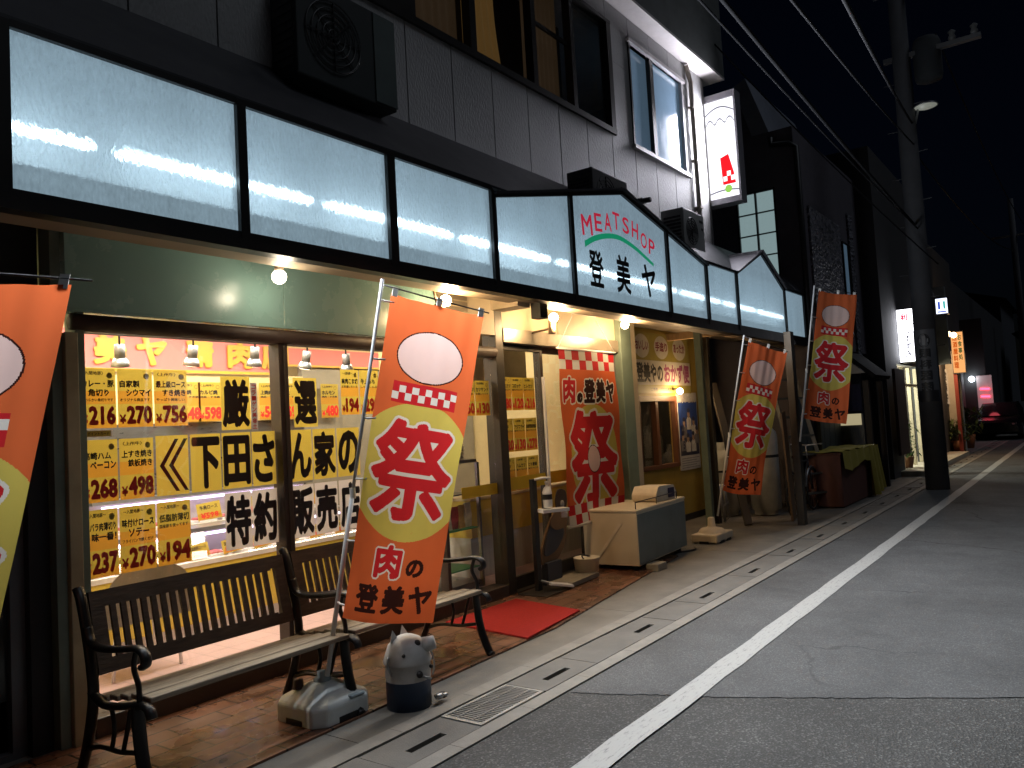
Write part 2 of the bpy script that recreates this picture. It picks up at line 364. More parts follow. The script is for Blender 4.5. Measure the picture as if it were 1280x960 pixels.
# gutter
mb = MB()
mb.box(-12, 60, 2.585, 3.1, -.2, -.09, M_dark)
x = -11.73; i = 0
while x < 60:
    L_ = .598; a, b = x+random.uniform(0, .004), x+L_-random.uniform(0, .006); zt_ = .006+random.uniform(-.003, .003)
    if 3.2 < x < 3.4: x += .6; i += 1; continue
    if i % 2 == 0:
        c = (a+b)/2
        mb.box(a, c-.13, 2.695, 2.985, -.08, zt_, M_cover); mb.box(c+.13, b, 2.695, 2.985, -.08, zt_, M_cover)
        mb.box(c-.13, c+.13, 2.695, 2.79, -.08, zt_, M_cover); mb.box(c-.13, c+.13, 2.835, 2.985, -.08, zt_, M_cover)
    else: mb.box(a, b, 2.695, 2.985, -.08, zt_, M_cover)
    x += .6; i += 1
for (y0, y1) in ((2.585, 2.685), (2.995, 3.1)):
    x = -12.0
    while x < 60: mb.box(x, x+.597, y0, y1, -.1, .012 if y0 > 2.9 else .008, M_curb); x += .6
struct('gutter', mb)
mb = MB()
for k in range(24): mb.box(-12.2+3*k, -9.206+3*k, 3.105, 4.6 if k < 8 else 9, -.1, .004, M_conc)
mb.box(8, 60, 4.606, 9, -.1, .003, M_conc); mb.box(-12, 60, 3.1, 9, -.12, -.03, M_dark); struct('pavement', mb)
mb = MB()
mb.prism([(1.0, 3.33, .005), (5.1, 3.42, .005), (8.3, 3.86, .005), (8.3, 4.46, .005), (1.0, 4.46, .005)], (0, 0, .012), M_tile)
struct('tiled_apron', mb)
gx0, gx1, gy0, gy1 = 3.27, 3.86, 2.7, 2.98
t = thing('drain_grate', 'steel bar grate let into the gutter beside the painted pail', 'drain grate', (gx0, gy0, 0))
mb = MB()
for a in ((gx0, gx0+.02, gy0, gy1), (gx1-.02, gx1, gy0, gy1), (gx0+.02, gx1-.02, gy0, gy0+.02), (gx0+.02, gx1-.02, gy1-.02, gy1)): mb.box(*a, -.06, .01, M_steel)
obj('frame', mb, t)
mb = MB(); k = 24
for i in range(k):
    x = gx0+.03+i*(gx1-gx0-.06)/(k-1); mb.box(x-.004, x+.004, gy0+.02, gy1-.02, -.05, .008, M_steel)
for y in (gy0+.09, gy0+.19): mb.box(gx0+.02, gx1-.02, y-.004, y+.004, -.03, .0105, M_alu)
obj('bars', mb, t)

# ================================================================== MEAT SHOP BUILDING
B = thing('shop_building', 'two storey meat shop with grey siding above and glazed shopfront below', 'building', (5, 4.5, 0))
def siding():
    m = mat('grey_siding', (.33, .32, .33), .6, var=0); nt = m.node_tree; N = nt.nodes; L = nt.links; b = N['Principled BSDF']; tc = N['Texture Coordinate']
    mp = N.new('ShaderNodeMapping'); mp.inputs['Scale'].default_value = (60, 60, 22); L.new(tc.outputs['Object'], mp.inputs['Vector'])
    nz = N.new('ShaderNodeTexNoise'); nz.inputs['Scale'].default_value = 1; nz.inputs['Detail'].default_value = 5; L.new(mp.outputs[0], nz.inputs['Vector'])
    n2 = N.new('ShaderNodeTexNoise'); n2.inputs['Scale'].default_value = .8; n2.inputs['Detail'].default_value = 8; L.new(tc.outputs['Object'], n2.inputs['Vector'])
    k = N.new('ShaderNodeMapRange'); k.inputs[1].default_value = .3; k.inputs[2].default_value = .7; k.inputs[3].default_value = .82; k.inputs[4].default_value = 1.15; L.new(n2.outputs['Fac'], k.inputs[0])
    vm = N.new('ShaderNodeVectorMath'); vm.operation = 'SCALE'; vm.inputs[0].default_value = (.315, .315, .31); L.new(k.outputs[0], vm.inputs['Scale']); L.new(vm.outputs[0], b.inputs['Base Color'])
    bp = N.new('ShaderNodeBump'); bp.inputs['Strength'].default_value = .7; bp.inputs['Distance'].default_value = .012; L.new(nz.outputs['Fac'], bp.inputs['Height']); L.new(bp.outputs[0], b.inputs['Normal'])
    return m
M_sid = siding()
# upper wall made of boards with open joints, window openings left free
W1 = (4.3, 8.58, 5.1, 6.5); W2 = (9.06, 10.75, 5.07, 6.42)
mb = MB(); xs = [-3.0]
x = -3.3+.0
xs = [round(-3.0+.605*i, 3) for i in range(25)]; xs = [v for v in xs if v < 11.55]+[11.6]
zs = [3.0, 5.07, 5.1, 6.02, 6.42, 6.5, 6.76]
cuts = sorted(set(xs+[W1[0], W1[1], W2[0], W2[1]]))
for i in range(len(cuts)-1):
    a, b = cuts[i], cuts[i+1]
    ga = .006 if a in xs else 0; gb = .006 if b in xs else 0
    for j in range(len(zs)-1):
        c, d = zs[j], zs[j+1]; xm, zm = (a+b)/2, (c+d)/2
        if any(w[0] < xm < w[1] and w[2] < zm < w[3] for w in (W1, W2)): continue
        mb.box(a+ga, b-gb, 4.45, 4.5, c+(.004 if abs(c-6.02) < .01 else 0), d, M_sid)
obj('upper_wall', mb, B)
mb = MB()      # shell behind the boards, party walls and roof
M_shell = mat('shell_wall', (.2, .2, .2), .8)
for (a, b, c, d) in ((-3, 11.6, 3.0, 5.05), (-3, 4.3, 5.05, 6.76), (8.6, 9.04, 5.05, 6.76), (10.77, 11.6, 5.05, 6.76), (4.3, 8.6, 6.5, 6.76), (9.04, 10.77, 6.43, 6.76)): mb.box(a, b, 4.505, 4.6, c, d, M_shell)
mb.box(11.5, 11.598, 4.6, 9, 2.9, 6.76, M_sid); mb.box(-3, -2.9, 4.6, 9, 0, 6.76, M_shell); mb.box(-3, 11.6, 9, 9.1, 0, 6.76, M_shell)
obj('rear_wall', mb, B)
mb = MB(); M_par = mat('grey_parapet', (.13, .14, .135), .7, dirt=.3)
mb.box(-3, 11.86, 4.2, 4.28, 6.8, 9.2, M_par); mb.box(11.78, 11.86, 4.28, 9, 6.8, 9.2, M_par); obj('balcony_parapet', mb, B)
mb = MB(); mb.box(-3, 11.86, 4.2, 9, 6.762, 6.8, mat('white_soffit', (.62, .58, .57), .6, var=.08, dirt=.2, dirtcol=(.3, .27, .25))); obj('soffit', mb, B)
mb = MB(); M_dp = mat('downpipe_paint', (.26, .23, .19), .6); mb.tube([(10.98, 4.4, 3.9), (10.98, 4.4, 6.5), (10.9, 4.42, 6.74)], .035, M_dp, 10)
for z in (4.6, 5.3, 6.1): mb.box(10.93, 11.03, 4.36, 4.45, z, z+.03, M_dp)
obj('downpipe', mb, B)
# upper window with curtains
M_frm = mat('dark_window_frame', (.02, .018, .016), .4, .3)
M_room = mat('room_dark', (.05, .045, .04), .8)
def curtain(mb, x0, x1, z0, z1, y, m, wav=.07, amp=.02):
    nu = int((x1-x0)/.012)
    mb.sheet(lambda u, v: Vector((x0+(x1-x0)*u, y+amp*math.sin(2*PI*(x0+(x1-x0)*u)/wav+.6*math.sin(3*u*PI))*(1-.3*v), z0+(z1-z0)*v)), nu, 2, m)
w = MB()
a, b, c, d = W1
w.box(a, b, 4.42, 4.52, c-.04, c+.03, M_frm); w.box(a, b, 4.42, 4.52, d-.04, d, M_frm)
for x0, x1 in ((a, a+.62), (4.92, 4.99), (5.75, 5.84), (6.8, 6.88), (7.6, 7.68), (b-.1, b)): w.box(x0, x1, 4.425, 4.52, c+.03, d-.04, M_frm)
w.box(6.88, 7.6, 4.47, 4.5, 5.85, 5.89, M_frm)
win = obj('window', w, B)
m_c1 = mat('tan_curtain', (.3, .17, .06), .9, var=.1, emit=(.42, .24, .07), es=.10)  # emission put into the cloth, as if lamplit from behind
m_c2 = mat('brown_curtain', (.2, .12, .06), .9, var=.1, emit=(.32, .2, .1), es=.035)  # fainter painted glow for the darker curtains
q = MB(); curtain(q, 5.0, 5.74, 5.05, 6.6, 4.6, m_c2, .12); obj('curtain', q, win)
q = MB(); q.sheet(lambda u, v: Vector((5.86+(.55-.1*math.sin(v*PI))*u+.05*(1-v)*u, 4.6+.03*math.sin(u*30), 5.03+1.6*v)), 60, 12, m_c1); obj('curtain', q, win)
q = MB(); curtain(q, 6.9, 7.58, 5.05, 6.6, 4.62, m_c2, .1); obj('curtain', q, win)
q = MB(); q.box(4.92, b, 4.56, 4.563, c, d, M_glass); o = obj('pane', q, win)
q = MB(); q.box(a, b+.05, 5.2, 5.25, 4.9, 6.7, M_room); obj('room_wall', q, win)
# frosted window
a, b, c, d = W2; w = MB(); M_wf = mat('pale_window_frame', (.55, .52, .52), .4, .2)
w.box(a-.03, b+.03, 4.40, 4.52, c-.05, c, M_wf); w.box(a-.03, b+.03, 4.40, 4.52, d, d+.05, M_wf)
w.box(a, a+.04, 4.43, 4.52, c, d, M_frm); w.box(b-.05, b, 4.43, 4.52, c, d, M_wf); w.box(9.68, 9.78, 4.44, 4.52, c, d, M_frm)
win = obj('window', w, B)
M_fro = mat('frosted_pane', (.3, .44, .58), .14, var=.05, spec=.8, emit=(.25, .42, .6), es=.1)  # faint blue glow put into the panes to brighten them
for x0, x1, y in ((a+.04, 9.68, 4.5), (9.78, b-.05, 4.48)):
    q = MB(); q.box(x0, x1, y, y+.01, c, d, M_fro); obj('pane', q, win)

# --- ground floor front
mb = MB()
mb.box(1.955, 2.01, 4.43, 4.56, .0, 2.82, M_greend); mb.box(2.012, 2.08, 4.40, 4.5, .0, 2.2, M_olive); mb.box(2.082, 2.13, 4.43, 4.56, .0, 2.82, M_greend)
obj('corner_post', mb, B, .004)
mb = MB(); mb.box(2.02, 3.46, 4.405, 4.5, 2.315, 2.86, M_green); mb.box(3.463, 5.03, 4.405, 4.5, 2.315, 2.86, M_green); mb.box(2.02, 5.03, 4.398, 4.404, 2.315, 2.333, M_green)
obj('fascia_panel', mb, B, .003)
mb = MB(); mb.tube([(2.06, 4.44, 2.264), (5.86, 4.44, 2.264)], .046, mat('brown_rolled_awning', (.07, .045, .032), .6, dirt=.5, dirtcol=(.13, .11, .09), scale=12), 12); mb.box(2.13, 5.86, 4.44, 4.54, 2.215, 2.24, M_brown)
obj('rolled_awning', mb, B)
mb = MB(); mb.box(3.425, 3.5, 4.44, 4.55, .12, 2.215, M_brown); mb.box(3.455, 3.47, 4.435, 4.44, .12, 2.215, M_bronze); obj('mullion', mb, B, .004)
mb = MB(); mb.box(5.08, 5.12, 4.46, 4.55, .12, 2.4, M_brown); obj('mullion', mb, B, .004)
mb = MB(); mb.box(2.13, 5.86, 4.42, 4.6, 0, .12, M_brown); obj('sill', mb, B, .006)
for x0, x1, z1 in ((2.13, 3.425, 2.215), (3.5, 5.08, 2.215), (5.12, 5.86, 2.4)):
    mb = MB(); mb.box(x0, x1, 4.500, 4.506, .12, z1, M_glass); obj('shop_window', mb, B)
mb = MB(); mb.box(5.035, 5.86, 4.42, 4.5, 2.42, 2.86, M_cream)
for i in range(4): mb.box(5.05, 5.45, 4.40, 4.42, 2.60+i*.05, 2.635+i*.05, M_beigem)
obj('transom_panel', mb, B)
mb = MB(); mb.box(5.35, 5.862, 4.494, 4.499, .95, 1.05, mat('yellow_film', (.6, .43, .04), .4, trans=.35)); obj('yellow_stripe', mb, B)
mb = MB(); mb.box(5.862, 5.98, 4.42, 4.58, 0, 2.86, M_bronze); obj('door_post', mb, B, .006)
mb = MB(); mb.box(5.98, 8.24, 4.41, 4.56, 2.36, 2.5, M_beigem); obj('transom_rail', mb, B, .006)
mb = MB(); mb.box(5.98, 7.0, 4.46, 4.5, 2.5, 2.86, M_cream); mb.box(7.01, 8.24, 4.455, 4.5, 2.5, 2.86, M_cream); obj('transom_panel', mb, B)
mb = MB(); mb.box(5.98, 8.24, 4.41, 4.6, 0, .03, M_bronze); obj('threshold', mb, B)
def door_leaf(x0, x1, y, grip):
    q = MB()
    q.box(x0, x0+.05, y-.02, y+.02, .03, 2.36, M_bronze); q.box(x1-.05, x1, y-.02, y+.02, .03, 2.36, M_bronze)
    q.box(x0+.05, x1-.05, y-.02, y+.02, .03, .15, M_bronze); q.box(x0+.05, x1-.05, y-.02, y+.02, 2.3, 2.36, M_bronze)
    o = obj('sliding_door', q, B, .003)
    q = MB(); q.box(x0+.05, x1-.05, y-.003, y+.003, .15, 2.3, M_glass); obj('pane', q, o)
    q = MB(); q.box(x0+.05, x1-.05, y-.008, y-.004, .96, 1.08, mat('yellow_film', (0, 0, 0))); obj('yellow_stripe', q, o)
    q = MB(); q.box(grip, grip+.025, y-.045, y-.02, .7, 2.05, M_white); obj('handle', q, o)
    return o
door_leaf(5.985, 6.72, 4.5, 6.68); door_leaf(6.68, 7.45, 4.55, 7.38)
mb = MB(); mb.box(7.45, 8.24, 4.47, 4.56, .03, 2.36, mat('grey_door_panel', (.12, .115, .1), .5, dirt=.3)); obj('wall_panel', mb, B)
mb = MB(); mb.box(8.24, 8.5, 4.38, 4.56, 0, 2.86, M_greend); obj('corner_post', mb, B, .006)
mb = MB(); mb.box(8.505, 8.73, 4.44, 5.05, 0, 2.86, M_beige); obj('corner_post', mb, B, .006)
# house entrance at the left
mb = MB(); mb.box(-3, 1.95, 4.56, 4.62, 2.45, 3.0, M_dark); mb.box(-3, .55, 4.56, 4.62, 0, 2.45, mat('dark_house_wall', (.03, .035, .035), .7)); mb.box(1.85, 1.953, 4.5, 4.62, 0, 2.45, M_dark)
obj('entrance_wall', mb, B)
q = MB(); M_dal = mat('dull_aluminium', (.13, .14, .15), .4, .4)
for a, b in ((.55, .62), (1.62, 1.7), (1.78, 1.85)): q.box(a, b, 4.56, 4.62, .04, 2.4, M_dal)
q.box(.55, 1.85, 4.56, 4.62, 2.4, 2.45, M_dal); q.box(.55, 1.85, 4.56, 4.62, 0, .04, M_dal); q.box(.62, 1.62, 4.57, 4.61, .04, .3, M_dal)
o = obj('house_door', q, B)
q = MB(); q.box(.62, 1.78, 4.6, 4.605, .3, 2.4, mat('dark_glass', (.02, .024, .025), .15)); obj('pane', q, o)
# --- interior shell
M_int = mat('cream_interior_wall', (.66, .55, .3), .6, var=.05)
M_ceil = mat('interior_ceiling', (.75, .7, .58), .7, var=.03)
def pinkfloor():
    m = mat('pink_floor_tiles', (.55, .4, .38), .35, var=0); N = m.node_tree.nodes; L = m.node_tree.links; b = N['Principled BSDF']
    br = N.new('ShaderNodeTexBrick'); br.offset = 0; br.inputs['Scale'].default_value = 1; br.inputs['Brick Width'].default_value = .2; br.inputs['Row Height'].default_value = .2; br.inputs['Mortar Size'].default_value = .003
    br.inputs['Color1'].default_value = (.58, .40, .40, 1); br.inputs['Color2'].default_value = (.52, .37, .37, 1); br.inputs['Mortar'].default_value = (.35, .25, .25, 1)
    L.new(N['Texture Coordinate'].outputs['Object'], br.inputs['Vector']); L.new(br.outputs['Color'], b.inputs['Base Color']); return m
mb = MB(); mb.box(2.02, 8.24, 4.61, 8.6, -.05, .1, pinkfloor()); obj('interior_floor', mb, B)
mb = MB(); mb.box(2.02, 8.24, 4.61, 8.6, 2.75, 2.8, M_ceil); obj('interior_ceiling', mb, B)
mb = MB(); mb.box(2.02, 8.24, 8.5, 8.6, .1, 2.75, M_int); mb.box(1.95, 2.02, 4.63, 8.6, 0, 2.8, M_int); mb.box(8.24, 8.3, 4.6, 8.6, 0, 2.8, M_int); obj('interior_wall', mb, B)
# pink lettered band over the counter
M_pink = mat('pink_band_paint', (.7, .19, .18), .5, var=.04); M_gold = mat('gold_letter', (.62, .36, .05), .4, var=.05)
mb = MB(); mb.box(2.05, 4.98, 6.6, 6.7, 2.235, 2.56, M_pink); mb.box(2.05, 4.98, 6.585, 6.6, 2.215, 2.24, M_gold); mb.box(2.05, 4.98, 6.62, 6.7, 2.56, 2.75, M_int)
mb.prism([(4.98, 6.6, 2.235), (5.2, 6.6, 2.33), (5.2, 6.6, 2.5), (4.98, 6.6, 2.56)], (0, .1, 0), M_pink); mb.box(5.2, 8.2, 6.6, 6.7, 2.33, 2.5, M_pink); mb.box(5.2, 8.2, 6.62, 6.7, 2.5, 2.75, M_int)
mb.bar((4.98, 6.595, 2.225), (5.2, 6.595, 2.32), .012, .02, M_gold); mb.bar((5.2, 6.595, 2.32), (8.2, 6.595, 2.32), .012, .02, M_gold); mb.bar((5.2, 6.595, 2.32), (5.2, 6.595, 2.51), .012, .012, M_gold, (1, 0, 0))
band = obj('lettered_band', mb, B)
fr = facade(6.598)
for ch, x in (('登', 2.62), ('美', 3.13), ('ヤ', 3.56), ('精', 4.02), ('肉', 4.42), ('店', 4.78)):
    c = atY({'登': 62, '美': 137, 'ヤ': 189, '精': 249, '肉': 299, '店': 340}[ch], 440, 6.6).x
    q = MB()
    for k in range(3): text(q, ch, fr, c-.14, 2.27, c+.14, 2.53, M_gold, .05, .004+.006*k, 3)
    obj('letter', q, band)
# wall behind the counter: cream above, grey steel below
M_sst = mat('dull_stainless', (.25, .25, .26), .3, .8, stretch=(1, 1, 6))
mb = MB(); mb.box(2.05, 5.4, 6.62, 6.7, 1.765, 2.21, M_int); mb.box(2.05, 5.4, 6.63, 6.7, 1.0, 1.765, M_sst); mb.box(5.4, 8.2, 6.63, 6.7, .1, 2.31, mat('grey_kitchen_wall', (.27, .25, .2), .5)); obj('kitchen_partition', mb, B)

# ================================================================== CANOPY SIGN
CS = thing('canopy_sign', 'long illuminated white shop sign on the canopy reading MEAT SHOP', 'shop sign', (7, 3.8, 2.7))
def pane_mat():
    m = bpy.data.materials.new('backlit_acrylic'); m.use_nodes = True; N = m.node_tree.nodes; L = m.node_tree.links; N.remove(N['Principled BSDF'])
    tc = N.new('ShaderNodeTexCoord')
    mp = N.new('ShaderNodeMapping'); mp.inputs['Scale'].default_value = (60, 60, 22); L.new(tc.outputs['Object'], mp.inputs['Vector'])
    nz = N.new('ShaderNodeTexNoise'); nz.inputs['Scale'].default_value = 1; nz.inputs['Detail'].default_value = 4; L.new(mp.outputs[0], nz.inputs['Vector'])
    k = N.new('ShaderNodeMapRange'); k.inputs[1].default_value = .3; k.inputs[2].default_value = .7; k.inputs[3].default_value = .86; k.inputs[4].default_value = 1.16; L.new(nz.outputs['Fac'], k.inputs[0])
    e = N.new('ShaderNodeEmission'); e.inputs[0].default_value = (.55, .78, .95, 1)
    gm = N.new('ShaderNodeMapping'); gm.inputs['Scale'].default_value = (3, 1, .5); L.new(tc.outputs['Object'], gm.inputs['Vector'])
    gn = N.new('ShaderNodeTexNoise'); gn.inputs['Scale'].default_value = 1.6; gn.inputs['Detail'].default_value = 8; gn.inputs['Roughness'].default_value = .7; L.new(gm.outputs[0], gn.inputs['Vector'])
    gk = N.new('ShaderNodeMapRange'); gk.inputs[1].default_value = .3; gk.inputs[2].default_value = .75; gk.inputs[3].default_value = 1.1; gk.inputs[4].default_value = .82; L.new(gn.outputs['Fac'], gk.inputs[0])
    kx = N.new('ShaderNodeMath'); kx.operation = 'MULTIPLY'; L.new(k.outputs[0], kx.inputs[0]); L.new(gk.outputs[0], kx.inputs[1])
    ks = N.new('ShaderNodeMath'); ks.operation = 'MULTIPLY'; ks.inputs[1].default_value = PANE; L.new(kx.outputs[0], ks.inputs[0]); L.new(ks.outputs[0], e.inputs[1])
    rf = N.new('ShaderNodeBsdfRefraction'); rf.inputs['IOR'].default_value = 1.35; rf.inputs['Roughness'].default_value = .46; rf.inputs['Color'].default_value = (.8, .93, 1, 1)
    bp = N.new('ShaderNodeBump'); bp.inputs['Strength'].default_value = 1; bp.inputs['Distance'].default_value = .03; L.new(nz.outputs['Fac'], bp.inputs['Height']); L.new(bp.outputs[0], rf.inputs['Normal'])
    gl = N.new('ShaderNodeBsdfGlossy'); gl.inputs['Roughness'].default_value = .15; gl.inputs['Color'].default_value = (.04, .04, .04, 1)
    a = N.new('ShaderNodeMixShader'); a.inputs[0].default_value = .34; L.new(e.outputs[0], a.inputs[1]); L.new(rf.outputs[0], a.inputs[2])
    ad = N.new('ShaderNodeAddShader'); L.new(a.outputs[0], ad.inputs[0]); L.new(gl.outputs[0], ad.inputs[1])
    L.new(ad.outputs[0], N['Material Output'].inputs['Surface'])
    return m
PANE = .37
M_pane = pane_mat()
def zb(x): return 2.735+max(0, x-1.5)*.0045
def zt(x):
    if 5.1 <= x <= 7.35: return 3.43+(x-5.1)/(2.25)*.49
    if 7.35 < x <= 9.5: return 3.92-(x-7.35)/2.15*.47
    if 10.6 <= x <= 11.7: return 3.48+(x-10.6)/1.1*.44
    if 11.7 < x <= 12.7: return 3.92-(x-11.7)*.45
    return 3.475+max(0, x-1.5)*.002
panels = [(1.52, 2.69), (2.75, 3.88), (3.955, 5.055), (5.115, 6.275), (6.33, 8.36), (8.42, 9.49), (9.55, 10.56), (10.62, 12.68), (12.73, 13.72)]
M_fr = mat('black_sign_frame', (.014, .013, .012), .45, .2)
mb = MB()
mb.box(.4, 13.78, 3.765, 3.86, 2.64, 2.70, M_fr)
for i in range(len(panels)):
    a, b = panels[i]; mb.prism([(a, 3.775, 2.70), (b, 3.775, 2.70), (b, 3.775, zb(b)), (a, 3.775, zb(a))], (0, .07, 0), M_fr)
    m0 = panels[i-1][1] if i else .4; z1 = min(zt(m0), zt(a))
    mb.prism([(m0, 3.77, 2.70), (a, 3.77, 2.70), (a, 3.77, zt(a)+.03), (m0, 3.77, zt(m0)+.03)], (0, .08, 0), M_fr)
    tops = [a]+([7.35] if a < 7.35 < b else [])+([11.7] if a < 11.7 < b else [])+[b]
    for p, q in zip(tops[:-1], tops[1:]):
        mb.prism([(p, 3.772, zt(p)-.002), (q, 3.772, zt(q)-.002), (q, 3.772, zt(q)+.035), (p, 3.772, zt(p)+.035)], (0, .085, 0), M_fr)
mb.box(13.72, 13.78, 3.77, 3.85, 2.70, 3.53, M_fr); mb.box(13.76, 13.79, 3.85, 4.45, 2.68, 3.53, M_fr)
obj('frame', mb, CS)
for a, b in panels:
    q = MB(); tops = [a]+([7.35] if a < 7.35 < b else [])+([11.7] if a < 11.7 < b else [])+[b]
    q.poly([(a, 3.8, zb(a)), (b, 3.8, zb(b))]+[(x, 3.8, zt(x)) for x in reversed(tops)], M_pane)
    pn = obj('sign_panel', q, CS)
    if a == 6.33:
        fr = facade(3.797); M_sgr = mat('sign_red', (.35, .012, .03), .4, var=0, emit=(.5, .02, .05), es=.55); M_sgn = mat('sign_green', (.01, .2, .09), .4, var=0, emit=(.01, .3, .15), es=.5)
        q = MB()
        for ch, px, py, hp, sl in (('M', 733.5, 281, 25, 12), ('E', 747.5, 278, 22, 8), ('A', 759.5, 277.5, 22, 4), ('T', 770, 276.5, 21, 0), ('S', 782, 282, 20, -6), ('H', 793.5, 288, 20, -10), ('O', 804.5, 301, 19, -14), ('P', 814.5, 309.5, 19, -16)):
            pc = atY(px, py, 3.797); hh = (atY(px, py-hp/2, 3.797)-atY(px, py+hp/2, 3.797)).z/2; w = .2 if ch == 'M' else .145
            loc = plane(pc, (1, 0, math.tan(R(sl))*.6), (-math.sin(R(sl))*.45, 0, 1), (0, -1, 0)); text(q, ch, loc, -w/2, -hh, w/2, hh, M_sgr, .014, .001, 3)
        ar = smooth([atY(731, 303, 3.795), atY(743, 296.5, 3.795), atY(758, 293.5, 3.795), atY(774, 296, 3.795), atY(792, 307.5, 3.795), atY(806, 320, 3.795), atY(817, 330.5, 3.795)], 5)
        for i in range(len(ar)-1):
            w0, w1 = .045-.0006*i, .045-.0006*(i+1); q.poly([ar[i]-Vector((0, 0, w0)), ar[i+1]-Vector((0, 0, w1)), ar[i+1]+Vector((0, 0, w1*.4)), ar[i]+Vector((0, 0, w0*.4))], M_sgn)
        for ch, A_, B_ in (('登', (735, 313.5), (756, 361)), ('美', (769, 320), (789.5, 369)), ('ヤ', (801, 332), (821, 373.5))):
            A_, B_ = atY(*A_, 3.797), atY(*B_, 3.797); text(q, ch, fr, A_.x, B_.z, B_.x, A_.z+.03, M_ink, .026, .001, 3)
        obj('lettering', q, pn)
M_tube = emis('fluorescent_tube', (.8, .93, 1), 22)
M_tube2 = emis('dimmed_fluorescent_tube', (.8, .93, 1), 9)  # lower emission for the tubes to the right, so streaks fade
for i in range(9):
    x = .72+i*1.36
    q = MB(); q.tube([(x, 3.93, 3.06), (x+1.2, 3.93, 3.06)], .016, M_tube if i < 4 else M_tube2, 8); obj('fluorescent_tube', q, CS)
mb = MB(); mb.poly([(.4, 4.1, 2.7), (13.76, 4.1, 2.7), (13.76, 4.1, 3.6), (.4, 4.1, 3.6)], mat('sign_back_sheet', (.55, .58, .6), .6)); obj('back_sheet', mb, CS)
M_roof = mat('dark_roof_sheet', (.035, .035, .04), .5, .1, dirt=.3, dirtcol=(.08, .08, .08))
M_gab = mat('grey_gable_roof', (.2, .19, .21), .55, bump=.3, bscale=80)
mb = MB(); mb.prism([(.4, 3.86, 3.57), (13.78, 3.86, 3.57), (13.78, 4.44, 4.16), (.4, 4.44, 4.16)], (0, 0, -.02), M_roof)
for l, ap, r_, z0 in ((5.08, 7.35, 9.53, 3.47), (10.58, 11.7, 12.72, 3.52)):
    A = Vector((ap, 3.74, 3.985)); Bk = Vector((ap, 4.3, 4.0))
    for e in (l, r_):
        E0 = Vector((e, 3.74, z0)); E1 = Vector((e, 3.9, z0+.04)); mb.prism([E0, A, Bk, E1], (0, 0, -.025), M_gab if ap > 10 else M_roof)
obj('canopy_roof', mb, CS)
mb = MB(); M_und = mat('canopy_underside', (.3, .24, .17), .55, dirt=.3, scale=3, dirtcol=(.15, .1, .07)); mb.box(.4, 13.75, 3.865, 4.404, 2.862, 2.88, M_und); mb.box(.4, 13.75, 4.404, 5.06, 2.862, 2.88, M_und)
mb.box(.4, 13.75, 3.87, 3.9, 2.70, 2.862, M_beigem); mb.box(.4, 13.75, 4.1, 4.13, 2.83, 2.862, M_bronze); obj('soffit_board', mb, CS)
mb = MB(); mb.box(.4, 13.76, 3.863, 4.1, 2.66, 2.695, M_und); mb.poly([(.4, 3.85, 2.702), (13.7, 3.85, 2.702), (13.7, 4.098, 2.702), (.4, 4.098, 2.702)], MATS['sign_back_sheet']); obj('light_trough', mb, CS)
mb = MB(); mb.box(5.86, 5.98, 3.9, 4.0, 2.52, 2.69, M_black); mb.box(5.66, 5.85, 4.0, 4.3, 2.62, 2.74, M_beige); obj('bracket', mb, CS)
mb = MB(); mb.box(8.25, 13.7, 4.455, 4.5, 2.6, 2.86, M_bronze) if False else None
for x, w, m_ in ((10.8, .09, M_greend), (11.05, .1, M_bronze)):
    q = MB(); q.box(x-w/2, x+w/2, 4.44, 4.54, 0, 2.86, m_); obj('post', q, CS, .005)
q = MB(); q.bar((10.93, 5.06, 2.76), (10.93, 4.1, 2.76), .09, .1, mat('raw_timber', (.42, .27, .13), .7, stretch=(1, 6, 1), dirt=.3)); obj('timber_beam', q, CS, .004)

# ================================================================== BLADE SIGN
t = thing('projecting_sign', 'tall lit white box sign projecting from the upper wall', 'shop sign', (11.6, 4.2, 4.7))
X0 = 11.6
mb = MB(); M_case = mat('grey_sign_case', (.3, .29, .32), .5, .3)
y0, y1, z0, z1 = 3.96, 4.52, 4.76, 6.47
mb.box(X0+.012, X0+.2, y0, y1, z0, z1, M_case)
for a in ((y0, y0+.035, z0, z1), (y1-.06, y1, z0, z1), (y0+.035, y1-.06, z0, z0+.09), (y0+.035, y1-.06, z1-.1, z1)): mb.box(X0-.03, X0+.012, *a, M_case)
obj('case', mb, t, .004)
mb = MB(); M_lit = emis('lit_white_panel', (.93, .93, 1), 1.2)
mb.poly([(X0-.004, y1-.06, z0+.09), (X0-.004, y0+.035, z0+.09), (X0-.004, y0+.035, z1-.1), (X0-.004, y1-.06, z1-.1)], M_lit)
pn = obj('lit_panel', mb, t)
fr = plane((X0-.008, y1-.06, z0+.09), (0, -1, 0), (0, 0, 1), (-1, 0, 0))
q = MB(); M_lr = emis('lit_red', (.85, .012, .02), 1.0); M_lg = emis('lit_grey_line', (.25, .24, .32), .6); M_lgr = emis('lit_green', (.3, .6, .1), .9)
W_, H_ = y1-.06-y0-.035, z1-.1-z0-.09
q.poly([fr(.2, .62), fr(.33, .66), fr(.4, .36), fr(.42, .2), fr(.22, .2)], M_lr)
for i in range(3):
    for j in range(2):
        if (i+j) % 2 == 0: rect(q, fr, .23+i*.06, .25+j*.075, .29+i*.06, .325+j*.075, M_lit, .001)
obj('red_patch', q, pn); q = MB(); ell(q, fr, .3, .13, .055, .06, M_lgr, .001); obj('green_dot', q, pn)
